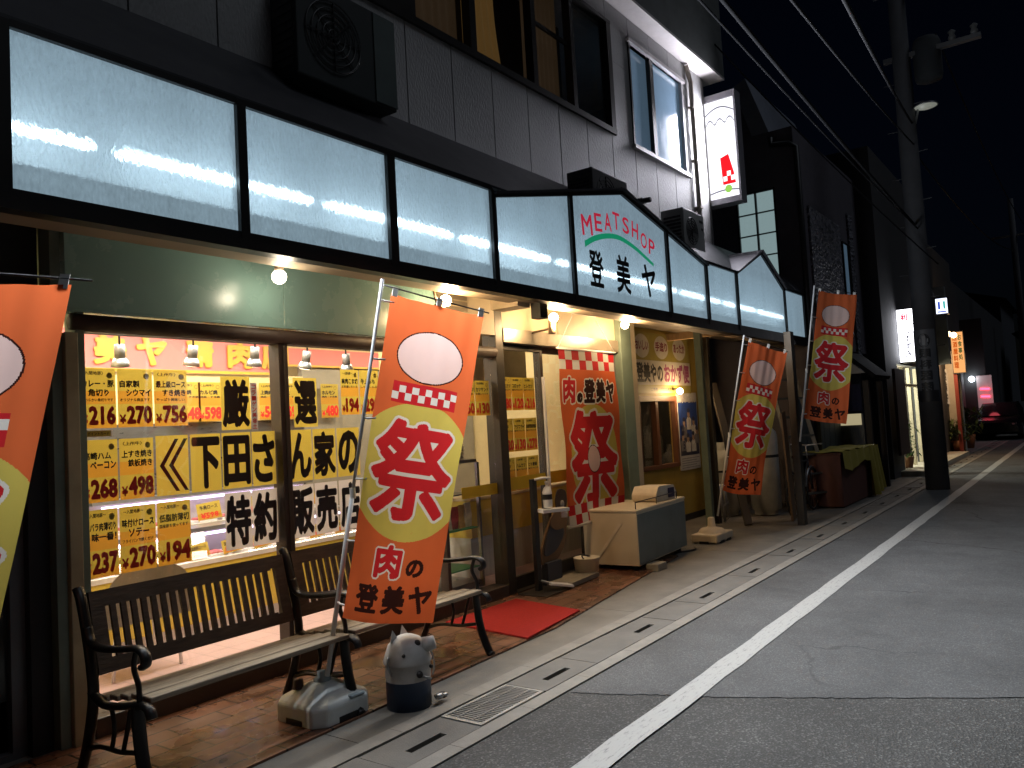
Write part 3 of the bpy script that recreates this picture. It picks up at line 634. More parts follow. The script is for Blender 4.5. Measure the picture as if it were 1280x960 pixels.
def wave(z, a, k):
    q = MB()
    for i in range(16):
        u0, u1 = W_*i/16, W_*(i+1)/16; f_ = lambda u: z+a*abs(math.sin(u/W_*PI*k))
        q.poly([fr(u0, f_(u0)), fr(u1, f_(u1)), fr(u1, f_(u1)+.022), fr(u0, f_(u0)+.022)], M_lg)
    obj('wavy_line', q, pn)
wave(1.12, .1, 3); wave(.08, .03, 1); wave(1.3, .1, 1)
mb = MB()
for z in (5.0, 5.6, 6.2): mb.tube([(11.55, 4.5, z), (11.7, 4.55, z)], .025, M_steel, 8)
mb.tube([(11.62, 4.56, 4.4), (11.62, 4.56, 6.6)], .025, M_steel, 8); obj('bracket', mb, t)

# ================================================================== AIR CONDITIONERS
M_ac = mat('pale_ac_casing', (.34, .35, .34), .5, dirt=.3)
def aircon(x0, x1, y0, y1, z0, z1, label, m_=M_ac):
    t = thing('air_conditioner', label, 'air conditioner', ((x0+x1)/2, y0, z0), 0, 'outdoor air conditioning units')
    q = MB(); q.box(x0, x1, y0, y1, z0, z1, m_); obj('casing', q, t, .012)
    q = MB(); w = (x1-x0)*.62; cx = x0+w*.55; cz = (z0+z1)/2; r = min(w, z1-z0)*.43
    for k in range(5): q.lathe([(r*(k+1)/5-.006, -.012), (r*(k+1)/5, -.02), (r*(k+1)/5+.006, -.012)], (cx, y0, cz), M_black, 28, 'y')
    for k in range(8): q.bar((cx, y0-.012, cz), (cx+r*math.cos(k*PI/4), y0-.012, cz+r*math.sin(k*PI/4)), .006, .01, M_black)
    obj('fan_grille', q, t)
    q = MB()
    for k in range(9): q.box(x0-.004, x0, y0+.04, y1-.04, z0+.08+k*(z1-z0-.16)/9, z0+.08+(k+.6)*(z1-z0-.16)/9, M_black)
    obj('side_louvre', q, t)
    q = MB(); q.box(x1-.16, x1-.05, y0-.006, y0, z1-.12, z1-.09, M_black); q.box(x1-.1, x1-.05, y0-.006, y0, z1-.22, z1-.19, M_black); obj('handle_slot', q, t)
    return t
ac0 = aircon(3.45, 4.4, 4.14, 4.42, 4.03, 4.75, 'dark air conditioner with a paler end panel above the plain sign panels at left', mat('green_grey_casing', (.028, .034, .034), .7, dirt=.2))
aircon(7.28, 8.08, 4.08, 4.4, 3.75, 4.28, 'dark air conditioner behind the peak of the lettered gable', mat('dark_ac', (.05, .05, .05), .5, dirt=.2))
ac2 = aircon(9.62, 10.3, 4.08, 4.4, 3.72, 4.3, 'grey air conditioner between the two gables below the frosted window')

q = MB(); q.box(4.17, 4.395, 4.128, 4.139, 4.05, 4.735, mat('pale_green_panel', (.085, .11, .105), .6, dirt=.2)); obj('service_panel', q, ac0, .003)
q = MB(); q.tube(smooth([(9.64, 4.3, 3.9), (9.5, 4.34, 4.02), (9.35, 4.38, 4.1), (9.22, 4.44, 4.12)], 5), .028, M_black, 8); obj('coolant_hose', q, ac2)
q = MB(); q.box(9.02, 9.12, 4.36, 4.45, 4.3, 4.36, M_black); q.tube([(9.07, 4.36, 4.33), (9.03, 4.26, 4.31)], .035, M_black, 8); one('wall_spotlight', q, 'small dark fitting fixed on the siding right of the gable peak', 'spotlight')  # camera-like fitting on the siding, gives no light
# ================================================================== LAMPS
M_bulb = emis('lit_bulb', (1, .72, .38), 60)
M_sock = mat('lamp_socket', (.3, .22, .15), .5)
POWER = 26
def light(name, kind, loc, power, col, parent=None, size=.05, rot=None, sy=None):
    d = bpy.data.lights.new(name, kind); d.energy = power; d.color = col
    if kind == 'POINT': d.shadow_soft_size = size
    if kind == 'AREA': d.shape = 'RECTANGLE'; d.size = size; d.size_y = sy or size
    o = bpy.data.objects.new(name, d); COL.objects.link(o)
    o.location = loc
    if rot: o.rotation_euler = rot
    if parent is not None: o.parent = parent; o.location = Vector(loc)-Vector(parent['_base'])
    return o
blabels = ['lit bulb under the canopy over the green fascia panel', 'lit bulb under the canopy above the orange banner that stands before the benches', 'lit bulb on an upright holder above the shop doors', 'lit bulb under the canopy right of the hanging red banner']
for i, ((px, py), lb) in enumerate(zip(((349, 346), (557, 376), (692, 397), (781, 406)), blabels)):
    p = atY(px, py, 4.15)
    t = thing('lamp_bulb', lb, 'lamp', p, 0, 'bare bulbs under the canopy')
    q = MB(); q.ball(p, .048 if i < 2 else .045, M_bulb if i else emis('soft_bulb', (1, .85, .62), 9), 16); o = obj('bulb', q, t)
    q = MB()
    if i == 2: q.tube([p+Vector((.0, .02, -.03)), p+Vector((0, .03, -.16))], .035, M_sock, 10); q.tube([p+Vector((0, .03, -.1)), p+Vector((0, .26, -.12))], .012, M_sock, 6)
    elif i == 1: q.tube([p+Vector((-.02, 0, -.02)), p+Vector((-.09, .02, -.06))], .032, M_sock, 10); q.tube([p+Vector((-.08, .02, -.05)), p+Vector((-.08, .1, .26))], .01, M_sock, 6)
    else: q.tube([p+Vector((0, 0, .035)), p+Vector((0, 0, .1))], .03, M_sock, 10); q.tube([p+Vector((0, 0, .1)), (p.x, p.y, 2.86)], .01, M_sock, 6)
    obj('socket', q, t)
    light('lamp_light', 'POINT', p+Vector((0, -.06, -.06)), (3.5, 18, 24, 24)[i], ((1, .85, .62) if i == 0 else (1, .66, .34)), t, .05)
p = atY(850, 489, 4.9)
t = thing('lamp_bulb', 'small lit lamp on the yellow booth wall beside its window', 'lamp', p)
q = MB(); q.ball(p, .045, M_bulb, 14); obj('bulb', q, t)
q = MB(); q.tube([p+Vector((0, .04, .02)), (p.x, 5.04, p.z+.05)], .02, M_sock, 8); obj('socket', q, t)
light('lamp_light', 'POINT', p+Vector((0, -.07, -.02)), 12, (1, .62, .3), t, .05)
# light of the tubes in the canopy sign, of the blade sign and of the shop ceiling
light('sign_light', 'AREA', (5.2, 3.74, 3.15), 540, (.88, .94, 1), None, 7.6, (R(-90), 0, 0), .6)
light('projecting_sign_light', 'AREA', (11.52, 4.2, 5.6), 70, (.9, .89, 1), None, 1.4, (0, R(90), 0), .45)

# ================================================================== BANNERS ON POLES
def cloth(name, dark=1.0):
    k = {}
    for n, c in (('orange', (.60, .125, .04)), ('yellow', (.54, .45, .10)), ('red', (.50, .022, .028)), ('white', (.66, .64, .6)), ('pale', (.68, .50, .47)), ('ink', (.035, .012, .01))):
        k[n] = mat(name+'_'+n, tuple(v*dark for v in c), .75, var=.06, scale=5, trans=.5, spec=.2)
    return k
CL = cloth('cloth')
class Ras:
    """one printed cloth: every small cell of the weave gets one ink"""
    def __init__(s, w, h, nu, nv, base=0): s.w, s.h, s.nu, s.nv = w, h, nu, nv; s.a = bytearray([base])*(nu*nv); s.cu, s.cv = w/nu, h/nv
    def tri(s, A, B_, C_):
        out = set(); u0 = max(0, int(min(A[0], B_[0], C_[0])/s.cu)); u1 = min(s.nu-1, int(max(A[0], B_[0], C_[0])/s.cu)+1); v0 = max(0, int(min(A[1], B_[1], C_[1])/s.cv)); v1 = min(s.nv-1, int(max(A[1], B_[1], C_[1])/s.cv)+1)
        for j in range(v0, v1+1):
            y = (j+.5)*s.cv; xs = []
            for P, Q in ((A, B_), (B_, C_), (C_, A)):
                if (P[1] <= y) != (Q[1] <= y): xs.append(P[0]+(y-P[1])*(Q[0]-P[0])/(Q[1]-P[1]))
            if len(xs) == 2:
                lo, hi = sorted(xs)
                for i in range(max(0, math.ceil(lo/s.cu-.5)), min(s.nu-1, math.floor(hi/s.cu-.5))+1): out.add((i, j))
        return out
    def put(s, cells, idx):
        for i, j in cells:
            if 0 <= i < s.nu and 0 <= j < s.nv: s.a[j*s.nu+i] = idx
    def poly(s, pts, idx):
        for k in range(1, len(pts)-1): s.put(s.tri(pts[0], pts[k], pts[k+1]), idx)
    def rect(s, u0, v0, u1, v1, idx): s.poly([(u0, v0), (u1, v0), (u1, v1), (u0, v1)], idx)
    def ell(s, cu, cv, ru, rv, idx, k=60): s.poly([(cu+ru*math.cos(2*PI*i/k), cv+rv*math.sin(2*PI*i/k)) for i in range(k)], idx)
    def glyph(s, ch, u0, v0, u1, v1, inks):
        """inks: list of (growth in metres, ink); the letter grown by the first growth fills the box"""
        vs, fs = glyph(ch, 4); x0 = min(p[0] for p in vs); x1 = max(p[0] for p in vs); y0 = min(p[1] for p in vs); y1 = max(p[1] for p in vs); g = inks[0][0]
        V = [(u0+g+(x-x0)/(x1-x0)*(u1-u0-2*g), v0+g+(y-y0)/(y1-y0)*(v1-v0-2*g)) for x, y in vs]; cells = set()
        for f in fs:
            for k in range(1, len(f)-1): cells |= s.tri(V[f[0]], V[f[k]], V[f[k+1]])
        edge = {c for c in cells if not all((c[0]+a, c[1]+b) in cells for a, b in ((1, 0), (-1, 0), (0, 1), (0, -1)))}
        for g, ink in inks:
            ri_, rj = int(g/s.cu)+1, int(g/s.cv)+1; disc = [(a, b) for a in range(-ri_, ri_+1) for b in range(-rj, rj+1) if (a*s.cu)**2+(b*s.cv)**2 <= g*g]
            big = set(cells)
            for i, j in edge:
                for a, b in disc: big.add((i+a, j+b))
            s.put(big, ink)
    def mesh(s, q, fn, mats):
        nu, nv = s.nu, s.nv; q.v += [fn(s.w*i/nu, s.h*j/nv) for j in range(nv+1) for i in range(nu+1)]; q.mats += mats; n = nu+1
        for j in range(nv):
            for i in range(nu): o = j*n+i; q.f.append((o, o+1, o+n+1, o+n))
        q.mi += list(s.a); q.sm += [True]*(nu*nv)
INKS = ['orange', 'yellow', 'red', 'white', 'pale', 'ink']
RC = {}
def banner_print(nu, nv):
    if (nu, nv) in RC: return RC[(nu, nv)]
    r = Ras(.6, 1.8, nu, nv); r.ell(.3, .82, .385, .385, 1)
    r.glyph('祭', .02, .53, .58, 1.12, [(.032, 3), (.0165, 2)])
    r.glyph('肉', .14, .225, .335, .425, [(.019, 3), (.010, 2)]); r.glyph('の', .36, .245, .475, .345, [(.007, 5)])
    for ch, u in (('登', .06), ('美', .235), ('ヤ', .41)): r.glyph(ch, u, .045, u+.155, .2, [(.008, 5)])
    # plain round emblem above (the printed figure is left out)
    r.ell(.3, 1.475, .212, .158, 5); r.ell(.3, 1.475, .204, .150, 4); r.rect(.10, 1.19, .50, 1.31, 2)
    for i in range(10):
        for j in range(2):
            if (i+j) % 2 == 0: r.rect(.10+i*.04, 1.21+j*.04, .14+i*.04, 1.25+j*.04, 3)
    RC[(nu, nv)] = r; return r
def banner(label, TL, TR, BL, BR, pole_foot, pole_top, seed, base=None, wave_amp=.026, bar_ext=.03, res=(110, 330)):
    TL, TR, BL, BR, pole_foot, pole_top = map(Vector, (TL, TR, BL, BR, pole_foot, pole_top))
    t = thing('banner_flag', label, 'banner', (pole_foot.x, pole_foot.y, 0), 0, 'orange festival banners on poles')
    nrm = (TR-TL).cross(BL-TL).normalized()
    if nrm.dot(CAM-TL) < 0: nrm = -nrm
    Wd, Ht = .6, 1.8; rs = random.Random(seed); p1, p2, p3 = rs.random()*6, rs.random()*6, rs.random()*6
    def fr(u, v, n=0.0):      # u 0...6 across, v 0..1.8 up
        a, b = u/Wd, v/Ht
        P = (BL*(1-a)+BR*a)*(1-b)+(TL*(1-a)+TR*a)*b
        w = wave_amp*(math.sin(a*7+b*3+p1)*.6+math.sin(a*4-b*9+p2)*.5*(1.2-b)+.4*math.sin(b*14+a*2+p3)*(a*.7+.1))
        w += .012*math.exp(-((a-1+.75*(1-b))/.12)**2)*b+.006*math.sin(a*31+b*4+p1)*(.3+.7*abs(b-.5))
        sag = -.035*4*a*(1-a)*max(0, b-.8)/.2*.5
        drop = -.045*math.sin(a*PI*1.3+.3)*(1-b)**2
        return P+nrm*(n+w)+Vector((0, 0, sag+drop*.5))
    q = MB(); banner_print(*res).mesh(q, fr, [CL[k] for k in INKS]); c = obj('cloth', q, t)
    q = MB(); dirp = (pole_top-pole_foot); mid = pole_foot+dirp*.45
    q.tube([pole_foot, mid], .0135, M_pole, 10); q.tube([mid-dirp*.01, pole_top], .0105, M_pole, 10); q.lathe([(.0165, -.03), (.0165, .03)], mid, M_white, 10); obj('pole', q, t)
    e = (TR-TL).normalized(); q = MB(); st = TL-e*.06+Vector((0, 0, .035)); q.tube([st, TL+e*.3+Vector((0, 0, .024)), TR+e*bar_ext+Vector((0, 0, .02))], .005, M_black, 6); obj('cross_bar', q, t)
    for k in range(6):
        q = MB(); b = .03+.94*k/5; P = BL*(1-b)+TL*b; s_ = max(0, min(1, (P.z-pole_foot.z)/dirp.z)); Q = pole_foot+dirp*s_
        if (Q-P).length < .25: q.tube([Q, (P+Q)/2+Vector((0, 0, -.004)), P+e*.02], .006, M_white, 6); obj('loop', q, t)
    for P in (TL+e*.02, TL+e*.3, TR-e*.025): q = MB(); q.obox(P+Vector((0, 0, .01)), e*.016, nrm*.005, (TL-BL).normalized()*.028, M_white); obj('bar_tab', q, t)
    return t
M_pole = mat('white_pole_plastic', (.52, .53, .54), .35, var=.08)
Fq = lambda px, y: atY(*px, y)
def far_point(P0, px, w):
    d = ray(*px).normalized(); v = P0-CAM; b = d.dot(v); c = v.dot(v)-w*w; k = b*b-c
    return CAM+d*(b+math.sqrt(max(k, 0)))
# nearest full banner, in a water-filled base
TL = Fq((490, 366), 3.27); BL = Fq((427, 770), 3.36); TR = far_point(TL, (606, 394), .6); BR = far_point(BL, (540, 783), .6)
foot = Fq((409, 845), 3.52); top = Fq((478, 349), 3.24)
f1 = banner('orange festival banner in the heavy blue and white base before the benches', TL, TR, BL, BR, foot, top, 3, res=(200, 600))
def tank_base(t, cx, cy, s, h, m, m2):
    q = MB()
    def ring_(hw, z, ch): return [Vector((cx+a*hw, cy+b*hw, z)) for a, b in ((-1, -1+ch), (-1+ch, -1), (1-ch, -1), (1, -1+ch), (1, 1-ch), (1-ch, 1), (-1+ch, 1), (-1, 1-ch))]
    rings = [ring_(s*.94, .0, .3), ring_(s, .02, .3), ring_(s, h*.55, .32), ring_(s*.92, h*.63, .34), ring_(s*.32, h*.98, .5), ring_(s*.2, h, .5)]
    V = [p for r_ in rings for p in r_]; FS = []
    for i in range(len(rings)-1):
        for k in range(8): FS.append((i*8+k, i*8+(k+1) % 8, (i+1)*8+(k+1) % 8, (i+1)*8+k))
    FS.append(tuple(range(40, 48))); q.add(V, FS, m)
    # dark blocks paint the shade of recesses at the sides; then the grip
    o = obj('base', q, t, .012)
    r = MB()
    r.box(cx-s*.32, cx+s*.32, cy-s-.004, cy-s+.03, 0, h*.24, M_dark); r.box(cx-s-.004, cx-s+.03, cy-s*.32, cy+s*.32, 0, h*.24, M_dark)
    obj('foot_shade_block', r, o, .003)
    r = MB(); r.box(cx+s*.1, cx+s*.62, cy-s*1.0-.003, cy-s*.72, h*.58, h*.67, m2); obj('grip', r, o, .01)
    r = MB(); r.lathe([(.05, h-.004), (.05, h+.015), (.028, h+.02), (.028, h+.05), (.0, h+.05)], (cx, cy, 0), m2, 16); obj('collar', r, o)
    return o
def two_tone():
    m = mat('blue_white_tank_plastic', (.62, .66, .64), .42, var=0); N = m.node_tree.nodes; L = m.node_tree.links; b = N['Principled BSDF']
    sx = N.new('ShaderNodeSeparateXYZ'); L.new(N['Texture Coordinate'].outputs['Object'], sx.inputs[0])
    nz = N.new('ShaderNodeTexNoise'); nz.inputs['Scale'].default_value = 7; nz.inputs['Detail'].default_value = 6; L.new(N['Texture Coordinate'].outputs['Object'], nz.inputs['Vector'])
    cr = N.new('ShaderNodeMapRange'); cr.inputs[1].default_value = .5; cr.inputs[2].default_value = .75; cr.inputs[3].default_value = 0; cr.inputs[4].default_value = .45; L.new(nz.outputs['Fac'], cr.inputs[0])
    mx = N.new('ShaderNodeMix'); mx.data_type = 'RGBA'; mx.inputs[6].default_value = (.72, .77, .76, 1); mx.inputs[7].default_value = (.3, .29, .25, 1); L.new(cr.outputs[0], mx.inputs['Factor']); L.new(mx.outputs[2], b.inputs['Base Color']); return m
tank_base(f1, 2.985, 3.6, .205, .2, two_tone(), mat('worn_blue_plastic', (.3, .38, .42), .5, dirt=.3))
q = MB(); q.lathe([(.0, .225), (.028, .22), (.03, .17)], (2.88, 3.68, 0), mat('brown_cap', (.08, .04, .03), .5), 12); obj('filler_cap', q, f1)
# banner beyond the freezer
TL = Fq((936, 426), 3.47); BL = Fq((903, 612), 3.78); TR = far_point(TL, (983, 441), .58); BR = far_point(BL, (950, 621), .58)
f2 = banner('orange festival banner in the low cream base beyond the chest freezer', TL, TR, BL, BR, Fq((897, 645), 3.9), Fq((930, 419), 3.44), 11)
q = MB(); c = (9.47, 3.93); M_crm = mat('cream_base_plastic', (.6, .52, .4), .5, dirt=.2)
q.box(c[0]-.27, c[0]+.27, c[1]-.17, c[1]+.17, .015, .115, M_crm); q.lathe([(.17, .115), (.14, .16), (.05, .18), (.04, .3), (.0, .3)], (c[0], c[1], 0), M_crm, 16); o = obj('base', q, f2, .015)
q = MB()
for a in (-.1, .12): q.box(c[0]+a-.06, c[0]+a+.06, c[1]-.174, c[1]-.15, .0, .035, M_dark)  # dark blocks paint the shade of the foot gaps
q.box(c[0]-.274, c[0]-.25, c[1]-.06, c[1]+.06, 0, .035, M_dark); obj('foot_shade_block', q, o)
# banner tied to the dark post
TL = Fq((1023, 363), 2.97); BL = Fq((1006, 522), 3.17); TR = far_point(TL, (1070, 369), .57); BR = far_point(BL, (1058, 532), .57)
banner('orange festival banner tied to the dark post at the end of the shop', TL, TR, BL, BR, Fq((1000, 552), 3.22), Fq((1018, 357), 2.95), 23)
# banner at the left edge
TR = Vector((1.40, 3.0, 2.17)); BR = Vector((1.03, 3.03, .42)); TL = Vector((.885, 3.3, 2.2)); BL = Vector((.51, 3.33, .43))
f4 = banner('nearest orange festival banner cut off by the left edge of the photo', TL, TR, BL, BR, (.46, 3.34, .1), (.87, 3.3, 2.26), 31, bar_ext=.07, res=(170, 510))
tank_base(f4, .46, 3.42, .2, .19, mat('blue_white_tank_plastic', (0, 0, 0)), mat('worn_blue_plastic', (0, 0, 0)))

# ================================================================== HANGING BANNER
yb = 4.36; u0, u1, v0, v1 = 6.84, 8.03, .52, 2.33
t = thing('hanging_banner', 'red and orange cloth banner with chequered ends hanging by the shop doors', 'banner', ((u0+u1)/2, yb, v0))
def hf(u, v, n=0.0): return Vector((u, yb-n+.012*math.sin(u*5+v*2)+.01*math.sin(v*7+u*3), v))
r = Ras(u1-u0, v1-v0, 200, 304); W9 = (u1-u0)/9; cu = (u1-u0)/2
r.ell(cu+.02, .68, .5, .56, 1); r.glyph('祭', cu-.52, .13, cu+.54, 1.21, [(.062, 3), (.034, 2)])
r.ell(cu, .65, .135, .15, 5); r.ell(cu, .65, .125, .14, 4)
for ch, a, w, k, h in (('肉', .06, .25, 2, .3), ('の', .335, .11, 5, .13), ('登', .46, .22, 5, .28), ('美', .69, .2, 5, .28), ('ヤ', .9, .22, 5, .27)): r.glyph(ch, a-.014, 1.235, a+w+.014, 1.25+h, [(.03, 3), (.014, k)])
for za in (v1-v0-.2, 0):
    for j in range(2):
        for i in range(9): r.rect(i*W9, za+j*.1, (i+1)*W9, za+j*.1+.1, 2 if (i+j) % 2 else 3)
q = MB(); r.mesh(q, lambda u, v: hf(u0+u, v0+v), [CL[k] for k in INKS]); c = obj('cloth', q, t)
q = MB(); q.tube([(u0-.03, yb, v1+.012), (u1+.03, yb, v1+.012)], .012, M_white, 8); q.tube([(u0-.01, yb, v0-.01), (u1+.01, yb, v0-.01)], .02, CL['white'], 8); obj('rod', q, t)
q = MB(); a = Vector((u0+.28, yb-.02, 2.84)); b = Vector((u1-.42, yb-.02, 2.84))
q.tube([(u0, yb, v1+.02), a-Vector((0, 0, .15)), a], .004, M_white, 5); q.tube([(u1, yb, v1+.02), b-Vector((0, 0, .15)), b], .004, M_white, 5); q.tube([a-Vector((0, 0, .12)), b-Vector((0, 0, .12))], .004, M_white, 5); obj('cord', q, t)

# ================================================================== PRICE CARDS AND LETTER SHEETS ON THE WINDOW
def card(label, x0, x1, z0, z1, y, head, title, sub, price, group, name='price_card', detail=2):
    fr = facade(y); q = MB(); w, h = x1-x0, z1-z0
    for a_, b_, m_ in ((0, .13, M_yel2), (.13, .4, M_yel), (.4, .62, M_yel2), (.62, 1, M_yel)): rect(q, fr, x0, z0+h*a_, x1, z0+h*b_, m_)
    if detail > 0:
        if head: text(q, head, fr, x0+w*.1, z0+h*.885, x0+w*.66, z0+h*.95, M_ink, .03, .0012, 1)
        ell(q, fr, x0+w*.83, z0+h*.88, w*.08, h*.05, M_ink2, .001, 12); ell(q, fr, x0+w*.83, z0+h*.88, w*.07, h*.042, M_yel, .0014, 12)
        k = len(title)
        for i, s in enumerate(title):
            zz = z0+h*(.83-.15*(i+1)); ind = w*(.06+.18*(i > 0)); text(q, s, fr, x0+ind, zz, x0+min(w*.95, ind+w*.19*len(s)), zz+h*.125, M_ink, .04, .0012, 1)
        if sub: zz = z0+h*(.83-.15*k)-h*.09; text(q, sub, fr, x0+w*.06, zz, x0+w*.92, zz+h*.06, M_ink, .03, .0012, 1)
    text(q, '¥', fr, x0+w*.04, z0+h*.06, x0+w*.22, z0+h*.22, M_red, .04, .0012, 1)
    text(q, price, fr, x0+w*.24, z0+h*.05, x0+w*.98, z0+h*.37, M_red, .055, .0012, 2)
    return one(name, q, label, 'price card', group)
YC = 4.512
G1 = 'yellow price cards on the shop window'
wc = [('price card reading 216 at the left end of the top row on the window', 2.13, 2.335, 1.68, 2.02, '〈入間地豚〉', ['カレー・豚', '角切り'], 'やわらかい角切りです', '216'),
      ('price card for shumai reading 270 in the top row on the window', 2.345, 2.555, 1.68, 2.02, None, ['自家製', 'シウマイ'], 'オリジナル商品です', '270'),
      ('price card reading 756 at the right end of the top left row', 2.565, 2.78, 1.68, 2.02, '〈上州牛〉', ['最上級ロース', 'すき焼き'], 'やっぱり美味しい', '756'),
      ('price card for bacon reading 268 in the middle row at the window edge', 2.13, 2.335, 1.265, 1.615, None, ['高崎ハム', 'ベーコン'], None, '268'),
      ('price card reading 498 beside the arrow sheet on the window', 2.345, 2.55, 1.265, 1.615, '〈上州牛〉', ['上すき焼き', '鉄板焼き'], None, '498'),
      ('price card reading 237 at the left end of the bottom row', 2.13, 2.325, .85, 1.225, '〜入間地豚〜', ['豚バラ肉薄切り', '味一番！'], None, '237'),
      ('price card for pork saute reading 270 in the bottom row', 2.335, 2.55, .85, 1.225, '〜入間地豚〜', ['味付けロース', 'ソテー'], 'フライパンで焼くだけ', '270'),
      ('price card reading 194 at the right end of the bottom row', 2.56, 2.775, .85, 1.225, '〜入間地豚〜', ['低脂肪薄切'], '国産豚を使ってます', '194'),
      ('price card reading 194 high up behind the banner pole', 4.03, 4.21, 1.72, 2.06, '〜入間地豚〜', ['肩肉こま切'], 'お料理いろいろ', '194'),
      ('price card half hidden by the banner before the benches, beside the 194 card', 4.22, 4.42, 1.72, 2.06, None, ['牛上もも'], 'しゃぶしゃぶ', '298')]
for lb, *a in wc: card(lb, a[0], a[1], a[2], a[3], YC, *a[4:], G1)
dc = [('380', 'ロースカツ'), ('120', 'コロッケ'), ('216', 'ヒレカツ'), ('120', 'メンチ'), ('130', 'アジフライ'), ('270', '自家製焼豚'), ('120', '串カツ'), ('100', 'ハムカツ'), ('200', 'とり唐揚')]
for i, (pr_, ti) in enumerate(dc):
    r_, c_ = divmod(i, 3); z1 = (2.04, 1.64, 1.265)[r_]
    card('price card reading %s on the door glass, %s card of the %s row' % (pr_, ('left', 'middle', 'right')[c_], ('top', 'middle', 'bottom')[r_]), 6.0+.2*c_, 6.195+.2*c_, z1-.32, z1, 4.515, '〈自家製〉', [ti], '揚げたてをどうぞ', pr_, 'yellow price cards on the shop door')
card('price card reading 130 on the glass just left of the door post', 5.63, 5.84, 1.68, 2.0, YC, '〈自家製〉', ['カツサンド'], 'お昼にどうぞ', '130', G1)
card('price card reading 150 peeping out right of the banner before the benches', 5.41, 5.62, 1.68, 2.0, YC, '〈自家製〉', ['チキンカツ'], 'おすすめ', '150', G1)
def letter_sheet(ch, x0, x1, z0, z1, m, what, grp):
    fr = facade(YC); q = MB(); rect(q, fr, x0, z0, x1, z1, m); w, h = x1-x0, z1-z0
    if ch == '《':
        for d in (0, w*.28):
            q.prism([fr(x0+w*.1+d, z0+h*.5, .0012), fr(x0+w*.58+d, z0+h*.06, .0012), fr(x0+w*.7+d, z0+h*.06, .0012), fr(x0+w*.24+d, z0+h*.5, .0012)], (0, -.0003, 0), M_ink2)
            q.prism([fr(x0+w*.1+d, z0+h*.5, .0018), fr(x0+w*.58+d, z0+h*.94, .0018), fr(x0+w*.7+d, z0+h*.94, .0018), fr(x0+w*.24+d, z0+h*.5, .0018)], (0, -.0003, 0), M_ink2)
    else: text(q, ch, fr, x0+w*.03, z0+h*.05, x0+w*.97, z0+h*.95, M_ink2, .045, .0012, 3)
    one('letter_sheet', q, what, 'letter sheet', grp)
G2 = 'printed letter sheets across the shop window'
for ch, a, b in (('《', 2.565, 2.775), ('下', 2.79, 3.0), ('田', 3.01, 3.225), ('さ', 3.235, 3.42), ('ん', 3.53, 3.735), ('家', 3.745, 3.955), ('の', 3.97, 4.19)):
    letter_sheet(ch, a, b, 1.262, 1.622, M_yel, 'yellow window sheet with the double arrow mark' if ch == '《' else 'yellow window sheet with the black character %s' % ch, G2)
for ch, a, b in (('厳', 3.015, 3.235), ('選', 3.59, 3.8)): letter_sheet(ch, a, b, 1.64, 1.99, M_yel, 'yellow upper window sheet with the black character %s' % ch, G2)
for ch, a, b in (('特', 3.015, 3.215), ('約', 3.22, 3.42), ('販', 3.53, 3.735), ('売', 3.745, 3.955), ('店', 3.97, 4.18)): letter_sheet(ch, a, b, .87, 1.235, M_wpap, 'white window sheet with the black character %s' % ch, G2)
q = MB(); q.box(3.24, 3.29, YC, YC+.0015, 1.63, 1.95, M_wpap); fr = facade(YC)
text(q, 'コラーゲン美容土', fr, 3.248, 1.64, 3.282, 1.94, M_red, .03, .0012, 1, vertical=True); one('price_card', q, 'narrow white paper strip with small red writing on the window', 'paper strip')
q = MB(); q.box(2.15, 2.31, YC, YC+.0015, 1.63, 1.67, M_wpap); rect(q, fr, 2.16, 1.634, 2.3, 1.666, M_yel, .0008); text(q, 'ポイントカード', fr, 2.17, 1.64, 2.29, 1.66, M_ink, .02, .0012, 1); one('shop_notice', q, 'tiny white and yellow notice between the left price cards', 'notice')
# cards inside over the counter
G3 = 'bright price cards hanging inside over the counter'
for pr_, px0, ti in (('648', 221, 'バラ焼'), ('598', 249, 'カルビ焼'), ('540', 325, '上焼肉用'), ('698', 353, '特上'), ('480', 402, 'ホルモン')):
    a = atY(px0, 500, 6.55).x; card('bright inner price card reading %s over the counter' % pr_, a, a+.24, 1.77, 2.13, 6.56, '〈上州牛〉', [ti], '焼肉・すき焼', pr_, G3)

# ================================================================== INTERIOR FURNISHINGS
M_lilac = emis('purple_display_tube', (.75, .6, 1), 5)
M_kick = mat('white_kick_plate', (.6, .58, .56), .5)
M_deck = mat('white_display_deck', (.7, .66, .7), .4)
def showcase(label, x0, x1, y0, y1, zf, zd, zt_):
    t = thing('display_counter', label, 'display counter', (x0, y0, .1))
    q = MB(); q.box(x0, x1, y0+.02, y1, .1, .2, M_kick); q.box(x0, x1, y0, y1, .2, zf, M_yela); obj('body', q, t, .006)
    q = MB(); q.box(x0+.01, x1-.01, y0+.05, y1-.02, zd, zd+.02, M_deck); obj('deck', q, t)
    q = MB(); q.box(x0, x1, y0-.005, y0+.03, zf, zf+.035, mat('lit_edge_trim', (.7, .66, .6), .4)); q.box(x0, x1, y0+.25, y1, zt_, zt_+.03, M_alu); q.box(x0, x1, y1-.03, y1, zf, zt_, M_kick); obj('trim', q, t)
    q = MB(); q.poly([(x0, y0+.01, zf+.035), (x1, y0+.01, zf+.035), (x1, y0+.25, zt_), (x0, y0+.25, zt_)], M_glass); obj('glass', q, t)
    q = MB(); q.tube([(x0+.1, y0+.3, zt_-.03), (x1-.1, y0+.3, zt_-.03)], .012, M_lilac, 6); obj('display_tube', q, t)
    return t
showcase('low yellow fronted meat counter lit purple behind the window', 2.4, 5.3, 5.62, 6.1, .63, .64, .86)
showcase('taller yellow fronted meat counter behind the low one', 3.1, 5.3, 6.15, 6.58, .86, .87, 1.12)
G4 = 'meat trays in the lit counters'
